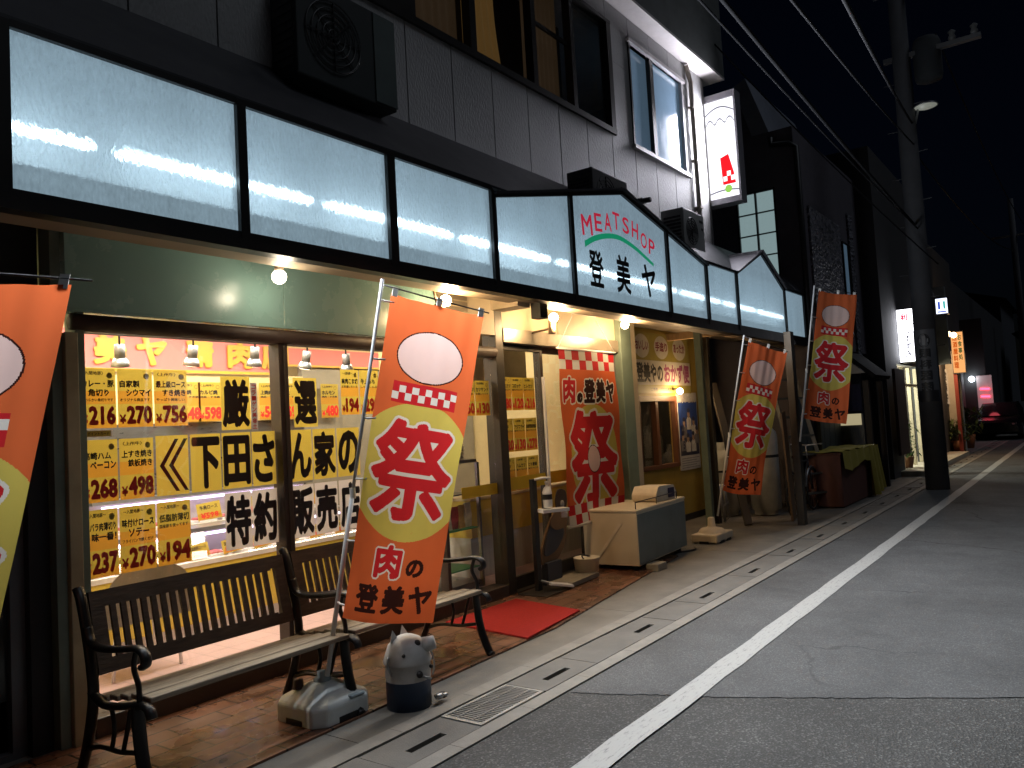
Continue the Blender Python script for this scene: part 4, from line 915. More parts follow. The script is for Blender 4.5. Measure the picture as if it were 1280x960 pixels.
for i in range(14):
    x = 2.55+i*.19; q = MB(); q.box(x, x+.15, 5.72, 5.95, .662, .68, M_white); m_ = mat('raw_meat', (.45, .1, .1), .4, var=.35, scale=25)
    for k in range(3): q.ball((x+.035+k*.04, 5.83, .682), .03, m_, 8, (1, 3, .7))
    one('meat_tray', q, 'white tray of red meat in the low purple lit counter', 'meat tray', G4)
for i in range(9):
    x = 3.25+i*.22; q = MB(); q.box(x, x+.17, 6.22, 6.45, .892, .91, M_white)
    for k in range(3): q.ball((x+.04+k*.045, 6.33, .912), .03, mat('raw_meat', (0, 0, 0)), 8, (1, 3, .7))
    one('meat_tray', q, 'white tray of red meat in the taller counter behind', 'meat tray', G4+' behind')
G5 = 'small price tickets standing in the counters'
for i in range(9):
    x = 2.62+i*.29; q = MB(); lf = plane((x, 5.69, .67), (1, 0, .1), (0, .35, .94), (0, -.94, .35)); q.poly([lf(0, 0), lf(.17, 0), lf(.17, .11), lf(0, .11)], M_yel); rect(q, lf, .004, .004, .166, .04, M_yel2, .0005)
    text(q, '¥'+('178', '270', '598', '194', '216', '237', '498', '312', '268')[i], lf, .02, .012, .15, .05, M_red, .03, .001, 1); text(q, '国産豚ロース', lf, .02, .065, .15, .095, M_ink, .02, .001, 1)
    one('price_ticket', q, 'small yellow ticket reading %s standing in the low counter' % ('178', '270', '598', '194', '216', '237', '498', '312', '268')[i], 'price ticket', G5)
for i in range(5):
    x = 3.55+i*.35; q = MB(); lf = plane((x, 6.22, .9), (1, 0, .08), (0, .25, .97), (0, -.97, .25)); q.poly([lf(0, 0), lf(.23, 0), lf(.23, .15), lf(0, .15)], M_yel); rect(q, lf, .006, .006, .224, .06, M_yel2, .0005)
    text(q, '¥598', lf, .03, .015, .2, .065, M_red, .03, .001, 1); text(q, '牛肩ロース', lf, .03, .09, .2, .13, M_ink, .02, .001, 1)
    one('price_ticket', q, 'larger yellow price ticket standing in the taller counter', 'price ticket', G5+' behind')
# spot lamps
M_spot = mat('grey_spot_lamp', (.3, .29, .28), .4, .4)
for i, (px, py, tl) in enumerate(((150, 447, .3), (240, 447, 0), (318, 448, .15), (382, 452, -.1), (433, 455, .5))):
    p = atY(px, py, 5.3); t = thing('spot_lamp', ('spot lamp inside over the character 美', 'spot lamp inside over the character 精', 'spot lamp inside left of the window mullion', 'spot lamp inside just right of the window mullion', 'tilted spot lamp inside nearest the banner pole')[i], 'lamp', p, 0, 'spot lamps hanging inside the shop')
    d = Vector((tl*.5, .25, -1)).normalized(); q = MB(); q.tube([p-d*.09, p-d*.0], [.034, .036], M_spot, 12); q.tube([p, p+d*.03, p+d*.06], [.036, .055, .062], M_alu, 14); obj('lamp_head', q, t)
    q = MB(); q.tube([p-d*.09, p-d*.09+Vector((0, 0, .1)), (p.x, p.y, 2.75)], .007, M_dark, 6); obj('stem', q, t)
    q = MB(); q.tube([p+d*.05, p+d*.062], .05, emis('spot_bulb', (1, .8, .5), 12), 14); obj('bulb', q, t)
# chair inside the window
t = thing('shop_chair', 'grey padded chair inside the window behind the bench', 'chair', (2.95, 4.95, .1))
M_gr = mat('grey_vinyl', (.4, .37, .32), .5)
q = MB(); pts = []
cx = 2.78; q.sheet(lambda u, v: Vector((cx+.62*(u-.5)*(1-.12*v*v), 5.0+.03*math.cos((u-.5)*2.6), .44+.35*v*(1-.28*abs(2*u-1)**4))), 14, 6, M_gr); obj('backrest', q, t)
q = MB(); q.box(cx-.22, cx+.22, 5.03, 5.4, .5, .55, M_gr); obj('seat', q, t, .02)
for sx in (-1, 1):
    for sy in (5.06, 5.36): q = MB(); q.tube([(cx+sx*.2, sy, .5), (cx+sx*.23, sy, .1)], .012, M_white, 8); obj('leg', q, t)
# snack shelf and goods right of the benches
t = thing('glass_showcase', 'glass sided showcase with green shelf mats left of the door', 'showcase', (4.85, 4.75, .1))
q = MB(); M_gm = mat('green_shelf_mat', (.04, .25, .06), .6)
for x in (4.9, 5.83):
    for y in (4.7, 5.2): q.box(x-.015, x+.015, y-.015, y+.015, .1, 1.25, M_sst)
q.box(4.9, 5.83, 4.7, 5.2, 1.25, 1.28, M_sst); q.box(4.9, 5.83, 4.7, 5.2, .1, .16, M_sst); obj('frame', q, t)
for z in (.28, .64, .96): q = MB(); q.box(4.92, 5.81, 4.71, 5.19, z, z+.012, M_gm if z < .9 else M_sst); obj('shelf', q, t)
rs = random.Random(5)
for i in range(9):
    x = 4.96+i*.095; q = MB(); m_ = mat('snack_bag_%s' % 'red gold pale'.split()[i % 3], ((.45, .05, .03), (.55, .35, .1), (.65, .62, .5))[i % 3], .3, var=.3, scale=18)
    h = .2+rs.random()*.04; q.add([Vector((x+dx, 4.78+dy+rs.uniform(-.01, .01), .652+h*k)) for k in (0, .5, 1) for dx, dy in ((0, 0), (.085, 0), (.085, .06*(1-abs(2*k-1))+.012), (0, .06*(1-abs(2*k-1))+.012))], [(j*4+a, j*4+(a+1) % 4, j*4+4+(a+1) % 4, j*4+4+a) for j in range(2) for a in range(4)]+[(8, 9, 10, 11)], m_, False)
    one('snack_bag', q, '%s snack bag standing on the green shelf left of the door' % 'red gold pale'.split()[i % 3], 'snack bag', 'snack bags on the green shelf')
q = MB(); q.lathe([(.0, .972), (.15, .972), (.2, 1.02), (.2, 1.03)], (5.45, 4.95, 0), mat('orange_tray', (.6, .15, .04), .4), 20); one('orange_tray', q, 'round orange tray on the top shelf of the glass showcase', 'tray')
for i in range(8):
    q = MB(); z = 1.285+i*.034; q.box(5.5+rs.uniform(-.01, .01), 5.8, 4.82, 5.1, z, z+.028, M_wpap); one('foam_tray', q, 'white foam tray in the pile on the glass showcase', 'tray', 'pile of foam trays', .006)
t = thing('service_counter', 'yellow topped counter inside the doors with a white corrugated front', 'counter', (6.5, 5.0, .1))
q = MB(); q.box(5.99, 8.1, 4.95, 5.4, .1, .5, mat('white_corrugated_front', (.5, .49, .45), .5, bump=.4, bscale=8, stretch=(6, 1, .3))); obj('front', q, t)
q = MB(); q.box(5.99, 8.1, 4.93, 5.4, .5, .86, M_yela); obj('yellow_panel', q, t, .005)
q = MB(); q.box(5.985, 8.15, 4.92, 5.45, .86, .89, M_cream); obj('top', q, t, .004)
t = thing('wall_cupboard', 'cream wall cupboard inside above the door cards', 'cupboard', (6.3, 5.4, 2.1)); q = MB(); q.box(5.6, 6.5, 5.3, 5.7, 2.1, 2.6, M_int); obj('body', q, t, .006); q = MB(); q.box(6.55, 7.6, 5.3, 5.6, 1.95, 2.6, M_beigem); obj('ventilation_hood', q, t, .006)

# ================================================================== BENCHES
def wood(name, col, stretch=(2, 14, 14), dirt=.5, dc=(.02, .015, .012)):
    return mat(name, col, .55, var=.4, scale=4, bump=.35, bscale=10, stretch=stretch, dirt=dirt, dirtcol=dc)
M_wseat = wood('weathered_seat_wood', (.36, .30, .22), (1.5, 18, 18), .5, (.08, .065, .05))
M_wback = wood('dark_back_wood', (.085, .06, .042), (2, 10, 10), .4, (.1, .085, .07))
M_iron = mat('black_cast_iron', (.014, .013, .013), .35, .3, bump=.1)
BL_ = 1.2
def make_bench(loc, label):
    t = thing('park_bench', label, 'bench', loc, 0, 'park benches under the shop window')
    q = MB()
    for i in range(5):
        y = -.01+i*.096; z = .425-.016*i+(.0 if i else -.012); q.box(.02, BL_-.02, y, y+.074, z, z+.026, M_wseat)
    obj('seat', q, t, .006, True)
    # back: rails, stiles and upright slats in one leaning panel
    o = Vector((0, .455, .47)); V = Vector((0, .085, .36)).normalized(); N_ = Vector((0, -V.z, V.y))
    q = MB()
    def pl(u0, u1, v0, v1, th=.026):
        q.prism([o+Vector((u, 0, 0))+V*v for u, v in ((u0, v0), (u1, v0), (u1, v1), (u0, v1))], N_*-th, M_wback)
    Lb = BL_-.03
    pl(.03, Lb, .325, .395); pl(.03, Lb, .0, .06); pl(.03, .10, .06, .325); pl(Lb-.07, Lb, .06, .325)
    n = 19; a, b = .10, Lb-.07; st = (b-a)/n
    for i in range(n-0): pl(a+i*st+st*.48, a+i*st+st, .06, .325, .018) if i < n-1 else None
    for i in range(n):      # rounded slot ends
        c = a+i*st+st*.23
        for v in (.065, .32): q.prism([o+Vector((c+du, 0, 0))+V*(v+dv) for du, dv in ((-st*.23, -.006), (st*.23, -.006), (st*.23, .006), (-st*.23, .006))], N_*-.016, M_wback)
    obj('backrest', q, t, .004, True)
    for x in (0.0, BL_):
        q = MB()
        back = smooth([(x, .60, 0), (x, .52, .16), (x, .46, .36), (x, .465, .5), (x, .50, .66), (x, .55, .82), (x, .585, .875)], 5)
        q.tube(back, [.019]*len(back), M_iron, 8, flat=(1.5, 1, 1))
        rail = smooth([(x, .47, .4), (x, .36, .36), (x, .2, .375), (x, .05, .405), (x, -.03, .40), (x, -.055, .36)], 5); q.tube(rail, .017, M_iron, 8, flat=(1.5, 1, 1))
        leg = smooth([(x, .06, .4), (x, .055, .3), (x, .03, .16), (x, -.03, .02), (x, -.055, 0)], 5); q.tube(leg, [.022]*len(leg), M_iron, 8, flat=(1.5, 1, 1))
        q.tube(smooth([(x, .54, .12), (x, .4, .16), (x, .22, .17), (x, .045, .2)], 5), .012, M_iron, 8); q.tube(smooth([(x, .3, .165), (x, .27, .27), (x, .3, .37)], 4), .011, M_iron, 8); q.tube(smooth([(x, .2, .17), (x, .16, .27), (x, .12, .38)], 4), .011, M_iron, 8)
        o_ = obj('iron_end', q, t, 0, True)
        q = MB(); arm = smooth([(x, .50, .70), (x, .46, .63), (x, .36, .615), (x, .2, .63), (x, .06, .65), (x, -.005, .635), (x, -.02, .595), (x, .01, .575)], 6)
        q.tube(arm, .0165, M_iron, 8, flat=(1.6, 1, 1)); q.tube(smooth([(x, .06, .64), (x, .085, .56), (x, .05, .49), (x, .045, .41)], 5), .013, M_iron, 8); obj('armrest', q, o_, 0, True)
    return t
b1 = make_bench((1.87, 3.44, .018), 'dark slatted bench under the window, the one nearer the photo\'s left edge')
b2 = dup(b1, (1.225, .03, 0), 'dark slatted bench half hidden behind an orange banner, right of the other bench')

# ================================================================== THINGS ON THE PAVEMENT
# pail with a snouted lid
c = Vector((3.33, 3.27, .004)); t = thing('painted_pail', 'blue and white painted metal pail with a domed snouted lid', 'pail', c)
M_pb = mat('worn_blue_paint', (.035, .06, .12), .5, dirt=.5, dirtcol=(.12, .12, .12), scale=9); M_pw = mat('worn_white_paint', (.5, .49, .47), .5, dirt=.45, dirtcol=(.14, .12, .11), scale=10)
r = .128
q = MB(); q.lathe([(0, 0), (r, 0), (r, .155), (r+.002, .157)], c, M_pb, 32); q.lathe([(r+.002, .157), (r+.002, .255), (r+.006, .262)], c, M_pw, 32); obj('body', q, t)
q = MB(); q.lathe([(r+.01, .25), (r+.011, .262), (r*.98, .30), (r*.85, .345), (r*.6, .38), (r*.3, .396), (0, .4)], c, M_pw, 32); ld = obj('lid', q, t)
q = MB(); q.tube([c+Vector((.05, -.085, .335)), c+Vector((.09, -.135, .35))], [.045, .038], M_pw, 16); obj('snout', q, ld)
M_sm = mat('soot_black', (.02, .016, .015), .6)
q = MB(); q.ball(c+Vector((-.005, -.088, .36)), .02, M_sm, 10); q.ball(c+Vector((.105, -.03, .345)), .018, M_sm, 10); q.ball(c+Vector((-.1, -.07, .31)), .011, M_sm, 8); obj('dark_spot', q, ld)
for s_ in ((-.07, .03), (.05, .07)):
    q = MB(); q.add([c+Vector((s_[0]-.03, s_[1], .37)), c+Vector((s_[0]+.03, s_[1]-.01, .375)), c+Vector((s_[0], s_[1]+.01, .435)), c+Vector((s_[0], s_[1]+.03, .37))], [(0, 1, 2), (1, 3, 2), (3, 0, 2), (0, 3, 1)], M_pw); obj('ear', q, ld)
q = MB(); q.tube(smooth([c+Vector((.13, -.01, .31)), c+Vector((.165, -.03, .27)), c+Vector((.17, -.05, .2)), c+Vector((.14, -.06, .14))], 5), .005, M_alu, 6); q.tube(smooth([c+Vector((-.13, .02, .3)), c+Vector((-.15, .01, .26)), c+Vector((-.132, 0, .2))], 4), .005, M_alu, 6); obj('handle', q, t)
q = MB(); q.tube([c+Vector((-.03, -.13, .19)), c+Vector((.02, -.16, .165))], .008, M_alu, 6); q.ball(c+Vector((-.04, -.13, .2)), .02, M_sm, 8); q.ball(c+Vector((.06, -.125, .22)), .012, M_sm, 8); obj('spout', q, t)
q = MB()
for k in range(7): q.ball((3.45+rs.uniform(-.04, .04), 3.13+rs.uniform(-.03, .03), .03+rs.uniform(0, .02)), rs.uniform(.012, .025), M_sm if k % 2 else M_alu, 8, (1.4, 1, .7))
one('crumpled_foil', q, 'crumpled foil and ash by the foot of the painted pail', 'rubbish')
# red mat
def matcarpet():
    m = mat('red_carpet', (.42, .035, .03), .95, var=.12, scale=40, bump=1, bscale=300, spec=.1); return m
q = MB(); q.prism([tuple(atZ(*p, .02).xy)+(.02,) for p in ((557, 779), (660, 799), (725, 764), (645, 750))], (0, 0, .012), matcarpet()); one('door_mat', q, 'red carpet mat lying before the shop doors', 'door mat')
# sanitiser stand and bottle
p = Vector((6.12, 4.27, .018)); t = thing('sanitiser_stand', 'black pedal stand with a white tray beside the doors', 'stand', p)
q = MB(); q.box(p.x-.035, p.x+.035, p.y-.02, p.y+.02, .02, 1.06, M_black); obj('post', q, t, .003)
q = MB(); q.box(p.x-.2, p.x+.2, p.y-.22, p.y+.1, .018, .03, M_bronze); obj('foot_plate', q, t, .003)
q = MB(); q.obox((p.x+.13, p.y-.16, .07), Vector((.09, -.07, -.02)), Vector((.03, .04, 0)), (0, 0, .012), M_white); q.tube([(p.x, p.y-.03, .12), (p.x+.08, p.y-.11, .08)], .012, M_steel, 8); obj('pedal', q, t, .003)
q = MB(); q.prism([(p.x-.03, p.y-.12, .745), (p.x+.3, p.y-.2, .735), (p.x+.34, p.y-.1, .735), (p.x+.04, p.y+.02, .75)], (0, 0, .03), M_white); q.bar((p.x+.25, p.y-.17, .73), (p.x+.29, p.y-.14, .68), .06, .03, M_white); obj('tray', q, t, .004)
q = MB(); q.tube([(p.x, p.y-.02, 1.055), (p.x+.05, p.y-.07, 1.065), (p.x+.14, p.y-.1, 1.06)], .012, M_white, 8); obj('press_arm', q, t)
bx = p+Vector((.11, -.08, 0)); q = MB(); q.lathe([(0, .785), (.042, .785), (.045, .795), (.045, .93), (.03, .97), (.014, .985), (.014, 1.01), (.02, 1.012), (.02, 1.03), (0, 1.035)], (bx.x, bx.y, 0), M_white, 18); t = thing('pump_bottle', 'white pump bottle with a black band on the pedal stand', 'bottle', (bx.x, bx.y, .785)); obj('bottle', q, t)
q = MB(); q.lathe([(.0458, .86), (.0458, .91)], (bx.x, bx.y, 0), M_black, 18); obj('label_band', q, t)
# brown cut-out board
t = thing('standee_board', 'brown cut-out animal board standing against the door behind the pedal stand', 'standee', (6.62, 4.4, .02))
M_std = mat('brown_board', (.16, .09, .04), .6); M_stl = mat('slate_board', (.035, .04, .055), .5)
def blob(pts, y, th, m, name): q = MB(); q.prism([(a, y, b) for a, b in smooth2(pts)], (0, th, 0), m); return obj(name, q, t, .003)
def smooth2(pts):
    P = smooth([(a, 0, b) for a, b in pts+[pts[0]]], 5)[:-1]; return [(v.x, v.z) for v in P]
def sp(L_): return [tuple(atY(*p_, 4.36).xz) for p_ in L_]
blob(sp([(675, 706), (674, 690), (680, 665), (688, 645), (700, 632), (705, 640), (705, 660), (702, 682), (690, 703)]), 4.33, .02, M_std, 'body_board')
blob(sp([(676, 692), (680, 668), (689, 650), (698, 655), (700, 668), (692, 686), (680, 695)]), 4.318, .011, M_stl, 'belly_panel')
blob(sp([(682, 650), (688, 640), (697, 640), (703, 648), (700, 658), (690, 662), (683, 657)]), 4.306, .011, M_std, 'paw')
blob(sp([(690, 627), (692, 614), (697, 611), (703, 615), (704, 630), (700, 641), (693, 640)]), 4.318, .011, mat('dark_brown_board', (.05, .028, .018), .6), 'head')
q = MB(); m_ = sp([(698, 630)])[0]; q.ball((m_[0], 4.315, m_[1]), .04, mat('grey_muzzle', (.25, .24, .22), .6), 10, (1, .2, 1)); obj('muzzle', q, t)
fa, fb_ = atY(680, 704, 4.33), atY(697, 722, 4.33); q = MB(); q.box(fa.x, fb_.x+.03, 4.29, 4.36, .02, fa.z, M_stl); obj('foot_board', q, t, .004)
q = MB(); a = atZ(725, 730, .05); q.obox((6.62, 4.2, .045), (.3, .02, 0), (-.01, .13, 0), (0, 0, .022), mat('grey_plank', (.24, .21, .16), .7, dirt=.3, stretch=(2, 10, 2))); one('wood_plank', q, 'flat weathered plank lying under the white tub', 'plank', None, .004)
t = thing('white_tub', 'white round tub with a dark rim on the weathered plank', 'tub', (6.93, 4.23, .07)); q = MB(); q.lathe([(0, .07), (.12, .07), (.13, .2), (.135, .205), (.125, .205), (.118, .19), (0, .18)], (6.93, 4.23, 0), M_offw, 24); obj('basin', q, t)
q = MB(); q.tube(smooth([(6.84, 4.2, .19), (6.9, 4.26, .225), (6.98, 4.22, .21), (7.02, 4.27, .2)], 4), .008, M_black, 6); obj('hose', q, t)
# chest freezer
a0 = Vector((7.3, 3.83, 0)); t = thing('chest_freezer', 'cream chest freezer with a grey side standing outside the shop', 'freezer', a0, R(3.2))
L1, D1, Z0, Z1 = 1.36, .62, .07, .64
M_fz = mat('cream_freezer_enamel', (.62, .55, .42), .4, var=.04, dirt=.12, dirtcol=(.3, .22, .14), scale=4); M_fg = mat('grey_green_enamel', (.16, .185, .175), .45, dirt=.2)
q = MB(); q.box(0, L1, 0, D1, Z0, Z1-.035, M_fz); q.box(.012, L1-.012, -.004, 0, Z0+.01, Z1-.05, M_fg); fb = obj('body', q, t, .012, True)
q = MB(); q.box(-.006, L1+.006, -.008, D1+.006, Z1-.032, Z1, M_fz); obj('lid', q, t, .01, True)
q = MB()
for x in (.0, .55, 1.15): q.tube([(x+.06, .03, Z1), (x+.06, .03, Z1+.07)], .006, M_bronze, 6)
q.tube([(.06, .03, Z1+.07), (1.21, .03, Z1+.07)], .006, M_bronze, 6); obj('rail', q, t, 0, True)
q = MB()
for x in (.08, L1-.08):
    for y in (.08, D1-.08): q.lathe([(.03, 0), (.03, Z0)], (x, y, .012), M_black, 10)
obj('caster', q, t, 0, True)
q = MB(); q.prism([(-.008, .16, .5), (-.008, .2, .5), (-.008, .5, .12), (-.008, .46, .12)], (.004, 0, 0), mat('pale_scuff', (.66, .6, .5), .5)); obj('scuff', q, t, 0, True)  # pale diagonal painted where light and shadow meet on the end face
t = thing('wrapped_box', 'cream cloth wrapped box with an open dark end on the freezer', 'box', (8.1, 4.05, .645)); q = MB()
pts = [(8.0, .645), (8.47, .645), (8.5, .72), (8.44, .80), (8.06, .81), (7.98, .72)]
q.prism([(x, 3.93, z) for x, z in pts], (0, .3, 0), mat('cream_cloth', (.62, .56, .45), .8, bump=.4, bscale=14)); obj('wrapping', q, t, .03)
q = MB(); q.box(8.28, 8.43, 3.915, 3.929, .665, .775, mat('dark_navy', (.02, .02, .06), .5)); obj('opening', q, t, .015)
q = MB(); q.box(7.42, 7.62, 3.68, 3.82, .006, .075, mat('timber_block', (.3, .27, .22), .7, dirt=.3)); one('wood_block', q, 'small timber block on the ground by the freezer corner', 'wood block', None, .004)
q = MB(); q.tube(smooth([(8.5, 4.0, .01), (8.62, 3.9, .012), (8.75, 3.86, .012), (8.9, 3.92, .012)], 5), .015, M_black, 6); one('rubber_hose', q, 'short black hose lying past the freezer', 'hose')

# ================================================================== BOOTH SET BACK BESIDE THE SHOP
t = thing('snack_booth', 'yellow booth wall with a small brown sliding window', 'booth', (10.8, 5.05, 0))
M_by = mat('mustard_wall', (.42, .30, .06), .6, dirt=.2, dirtcol=(.2, .13, .04), scale=3)
wx0, wx1, wz0, wz1 = 9.83, 11.1, .84, 1.89
q = MB(); q.box(8.88, 12.1, 5.05, 5.15, .1, wz0, M_by); q.box(8.88, wx0, 5.05, 5.15, wz0, wz1, M_by); q.box(wx1, 12.1, 5.05, 5.15, wz0, wz1, M_by); q.box(8.88, 12.1, 5.05, 5.15, wz1, 2.86, M_by); q.box(8.88, 12.1, 5.04, 5.2, .0, .1, M_dark); obj('wall', q, t)
q = MB(); M_bw = mat('red_brown_wood', (.13, .05, .025), .5, stretch=(8, 8, 2))
for a in ((wx0, wx0+.07, wz0, wz1), (wx1-.07, wx1, wz0, wz1), (10.37, 10.46, wz0+.06, wz1-.08), (wx0+.07, wx1-.07, wz0, wz0+.06), (wx0+.07, wx1-.07, wz1-.08, wz1)): q.box(a[0], a[1], 5.02, 5.1, a[2], a[3], M_bw)
wf = obj('window', q, t, .004)
q = MB(); q.box(wx0+.07, wx1-.07, 5.07, 5.075, wz0+.06, wz1-.08, M_glass); obj('pane', q, wf)
q = MB(); q.box(wx0-.3, wx1+.3, 6.3, 6.35, .3, 2.6, mat('booth_room_wall', (.4, .34, .22), .7)); q.box(wx0-.3, wx1+.3, 5.2, 6.3, 2.3, 2.35, M_int); q.box(wx0-.3, wx1+.3, 5.16, 6.3, .7, .75, M_cream); obj('room_wall', q, t)
light('booth_room_light', 'POINT', (10.6, 5.7, 2.1), 7, (1, .75, .45), t, .1)
t = thing('booth_sign', 'yellow sign board with three white discs over the booth window', 'sign board', (10.8, 5.03, 2.3)); sx0, sx1, sz0, sz1 = 9.8, 11.66, 1.93, 2.8
q = MB(); q.box(sx0, sx1, 5.02, 5.045, sz0, sz1, mat('mustard_sign', (.36, .3, .07), .5)); o = obj('board', q, t)
q = MB(); fr = facade(5.018); rect(q, fr, sx0, 2.05, sx1, 2.4, mat('sign_white', (.6, .57, .5), .5), .001); M_mag = mat('sign_magenta', (.3, .06, .16), .5, var=0)
for s_, u in (('おいしい', 10.05), ('手造り', 10.68), ('あったか', 11.3)):
    ell(q, fr, u, 2.6, .235, .17, mat('sign_white', (0, 0, 0)), .001); text(q, s_, fr, u-.2, 2.54, u+.2, 2.68, mat('sign_maroon', (.22, .02, .04), .5, var=0), .035, .002, 2)
text(q, '登美やの', fr, 9.84, 2.08, 10.68, 2.37, M_ink, .04, .002, 2); text(q, 'おかず便', fr, 10.72, 2.08, 11.62, 2.37, M_mag, .04, .002, 2); text(q, 'ご予約・ご注文承ります', fr, 10.25, 1.965, 11.1, 2.01, M_ink, .02, .002, 1)
obj('lettering', q, o)
# poster (flat): pale sheet with loose blue and white figures of a team, no likeness
px0, px1, pz0, pz1 = 11.13, 11.86, .76, 1.94
q = MB(); q.box(px0, px1, 5.03, 5.046, pz0, pz1, mat('poster_paper', (.55, .54, .55), .5)); fr = facade(5.029); rs2 = random.Random(9)
M_p = [mat('poster_'+n, c_, .5, var=.25, scale=12) for n, c_ in (('blue', (.03, .07, .3)), ('navy', (.03, .035, .09)), ('white', (.6, .6, .62)), ('grey', (.2, .2, .24)), ('skin', (.42, .28, .2)))]
rect(q, fr, px0+.02, 1.25, px1-.02, 1.8, M_p[0], .001); rect(q, fr, px0+.02, .98, px1-.02, 1.25, M_p[1], .001)
for i, (u, v, h) in enumerate(((.2, 1.3, .32), (.38, 1.42, .34), (.55, 1.32, .3), (.12, 1.1, .3), (.3, 1.08, .28), (.5, 1.08, .32), (.64, 1.2, .26))):
    u += px0; ell(q, fr, u, v+h*.55, .045, .06, M_p[4], .002+i*.0012, 14); ell(q, fr, u, v+h*.72, .05, .035, M_p[1], .0024+i*.0012, 14)
    q.poly([fr(u-.085, v-.05, .0018+i*.0012), fr(u+.085, v-.05, .0018+i*.0012), fr(u+.09, v+h*.3, .0018+i*.0012), fr(u+.04, v+h*.42, .0018+i*.0012), fr(u-.04, v+h*.42, .0018+i*.0012), fr(u-.09, v+h*.3, .0018+i*.0012)], M_p[2 if i % 3 else 3])
text(q, '22', fr, px0+.05, 1.33, px0+.17, 1.45, M_p[1], .03, .012, 2); text(q, '5', fr, px0+.1, 1.08, px0+.17, 1.2, M_p[1], .03, .012, 2)
text(q, '獅子よ吼えろ', fr, px0+.03, 1.78, px1-.05, 1.92, M_p[2], .03, .004, 2)
for k in range(5): rect(q, fr, px0+.04, .79+k*.035, px1-.04-.1*(k % 2), .80+k*.035, M_p[3], .001)
one('wall_poster', q, 'blue and white team poster on the booth wall under the small lamp', 'poster')

# ================================================================== STORE CORNER WITH GAS BOTTLES
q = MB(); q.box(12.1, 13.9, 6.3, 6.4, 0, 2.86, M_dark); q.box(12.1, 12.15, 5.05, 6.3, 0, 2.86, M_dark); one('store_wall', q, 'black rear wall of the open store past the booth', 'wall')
def gas(x, y, r, h, label):
    t = thing('gas_bottle', label, 'gas bottle', (x, y, .02), 0, 'gas bottles standing in the store corner'); m = mat('grey_gas_bottle', (.42, .43, .41), .45, dirt=.2)
    q = MB(); q.lathe([(r*.8, .02), (r*.8, .08), (r, .1), (r, h-.22), (r*.93, h-.15), (r*.7, h-.09), (r*.3, h-.06), (.03, h-.05), (.03, h), (0, h)], (x, y, 0), m, 24); obj('body', q, t)
    q = MB(); q.lathe([(r*.55, h-.08), (r*.55, h+.04)], (x, y, 0), m, 20); obj('collar', q, t)
    q = MB(); q.lathe([(r+.004, h*.62), (r+.004, h*.65)], (x, y, 0), M_dark, 24); obj('strap', q, t)
gas(12.12, 4.12, .225, 1.42, 'tall grey gas bottle beside the brown plank'); gas(11.9, 4.65, .2, 1.1, 'shorter grey gas bottle standing behind the orange banner')
q = MB(); a = atY(978, 515, 3.5); b = atY(995, 656, 3.5); q.bar(a, (b.x, b.y+.02, .02), .03, .17, mat('brown_plank', (.16, .10, .055), .7, stretch=(8, 8, 1), dirt=.3), (1, 0, 0)); one('timber_plank', q, 'upright brown plank leaning beside the gas bottles', 'plank', None, .003)
q = MB(); a = atY(891, 480, 4.6); b = atZ(936, 656, .03); q = MB(); q.bar(a, b, .1, .06, mat('grey_timber', (.05, .043, .035), .7, stretch=(8, 8, 2))); one('diagonal_timber', q, 'grey timber leaning diagonally behind the canopy posts', 'plank')
t = thing('step_ladder', 'dark metal step ladder behind the orange banner in the store', 'ladder', (12.7, 4.0, 0)); q = MB(); la, lb = Vector((12.55, 4.15, 2.55)), Vector((12.65, 3.7, .02)); la2, lb2 = la+Vector((.45, -.25, 0)), lb+Vector((.5, -.3, 0)); M_ld = mat('ladder_metal', (.16, .17, .17), .45, .6)
q.bar(la, lb, .03, .06, M_ld); q.bar(la2, lb2, .03, .06, M_ld); obj('rails', q, t); q = MB()
for k in range(8): f_ = (k+.6)/8.4; q.bar(la.lerp(lb, f_), la2.lerp(lb2, f_), .07, .03, M_ld)
obj('rungs', q, t)
q = MB(); q.bar((12.4, 4.2, 2.62), (13.2, 3.85, 2.62), .16, .03, mat('ladder_plank', (.2, .16, .1), .7)); one('shelf_plank', q, 'plank laid across the top of the step ladder', 'plank')
for x, y, h, lb in ((11.12, 3.3, 2.66, 'dark square post on the kerb carrying the fourth banner'),):
    q = MB(); q.box(x-.07, x+.07, y-.05, y+.05, 0, h, M_bronze); one('fence_post', q, lb, 'post', None, .005)
t = thing('tube_rack', 'bundle of thin metal tubes behind the low cream base', 'rack', (11.4, 4.5, 0)); q = MB()
for k, dx in enumerate((0, .12, .3, .42)): q.tube([(11.1+dx, 4.4+.03*k, .02), (11.1+dx, 4.45+.03*k, .55)], .015, M_alu, 6)
q.bar((11.1, 4.4, .25), (11.55, 4.5, .25), .02, .02, M_alu); obj('tubes', q, t)
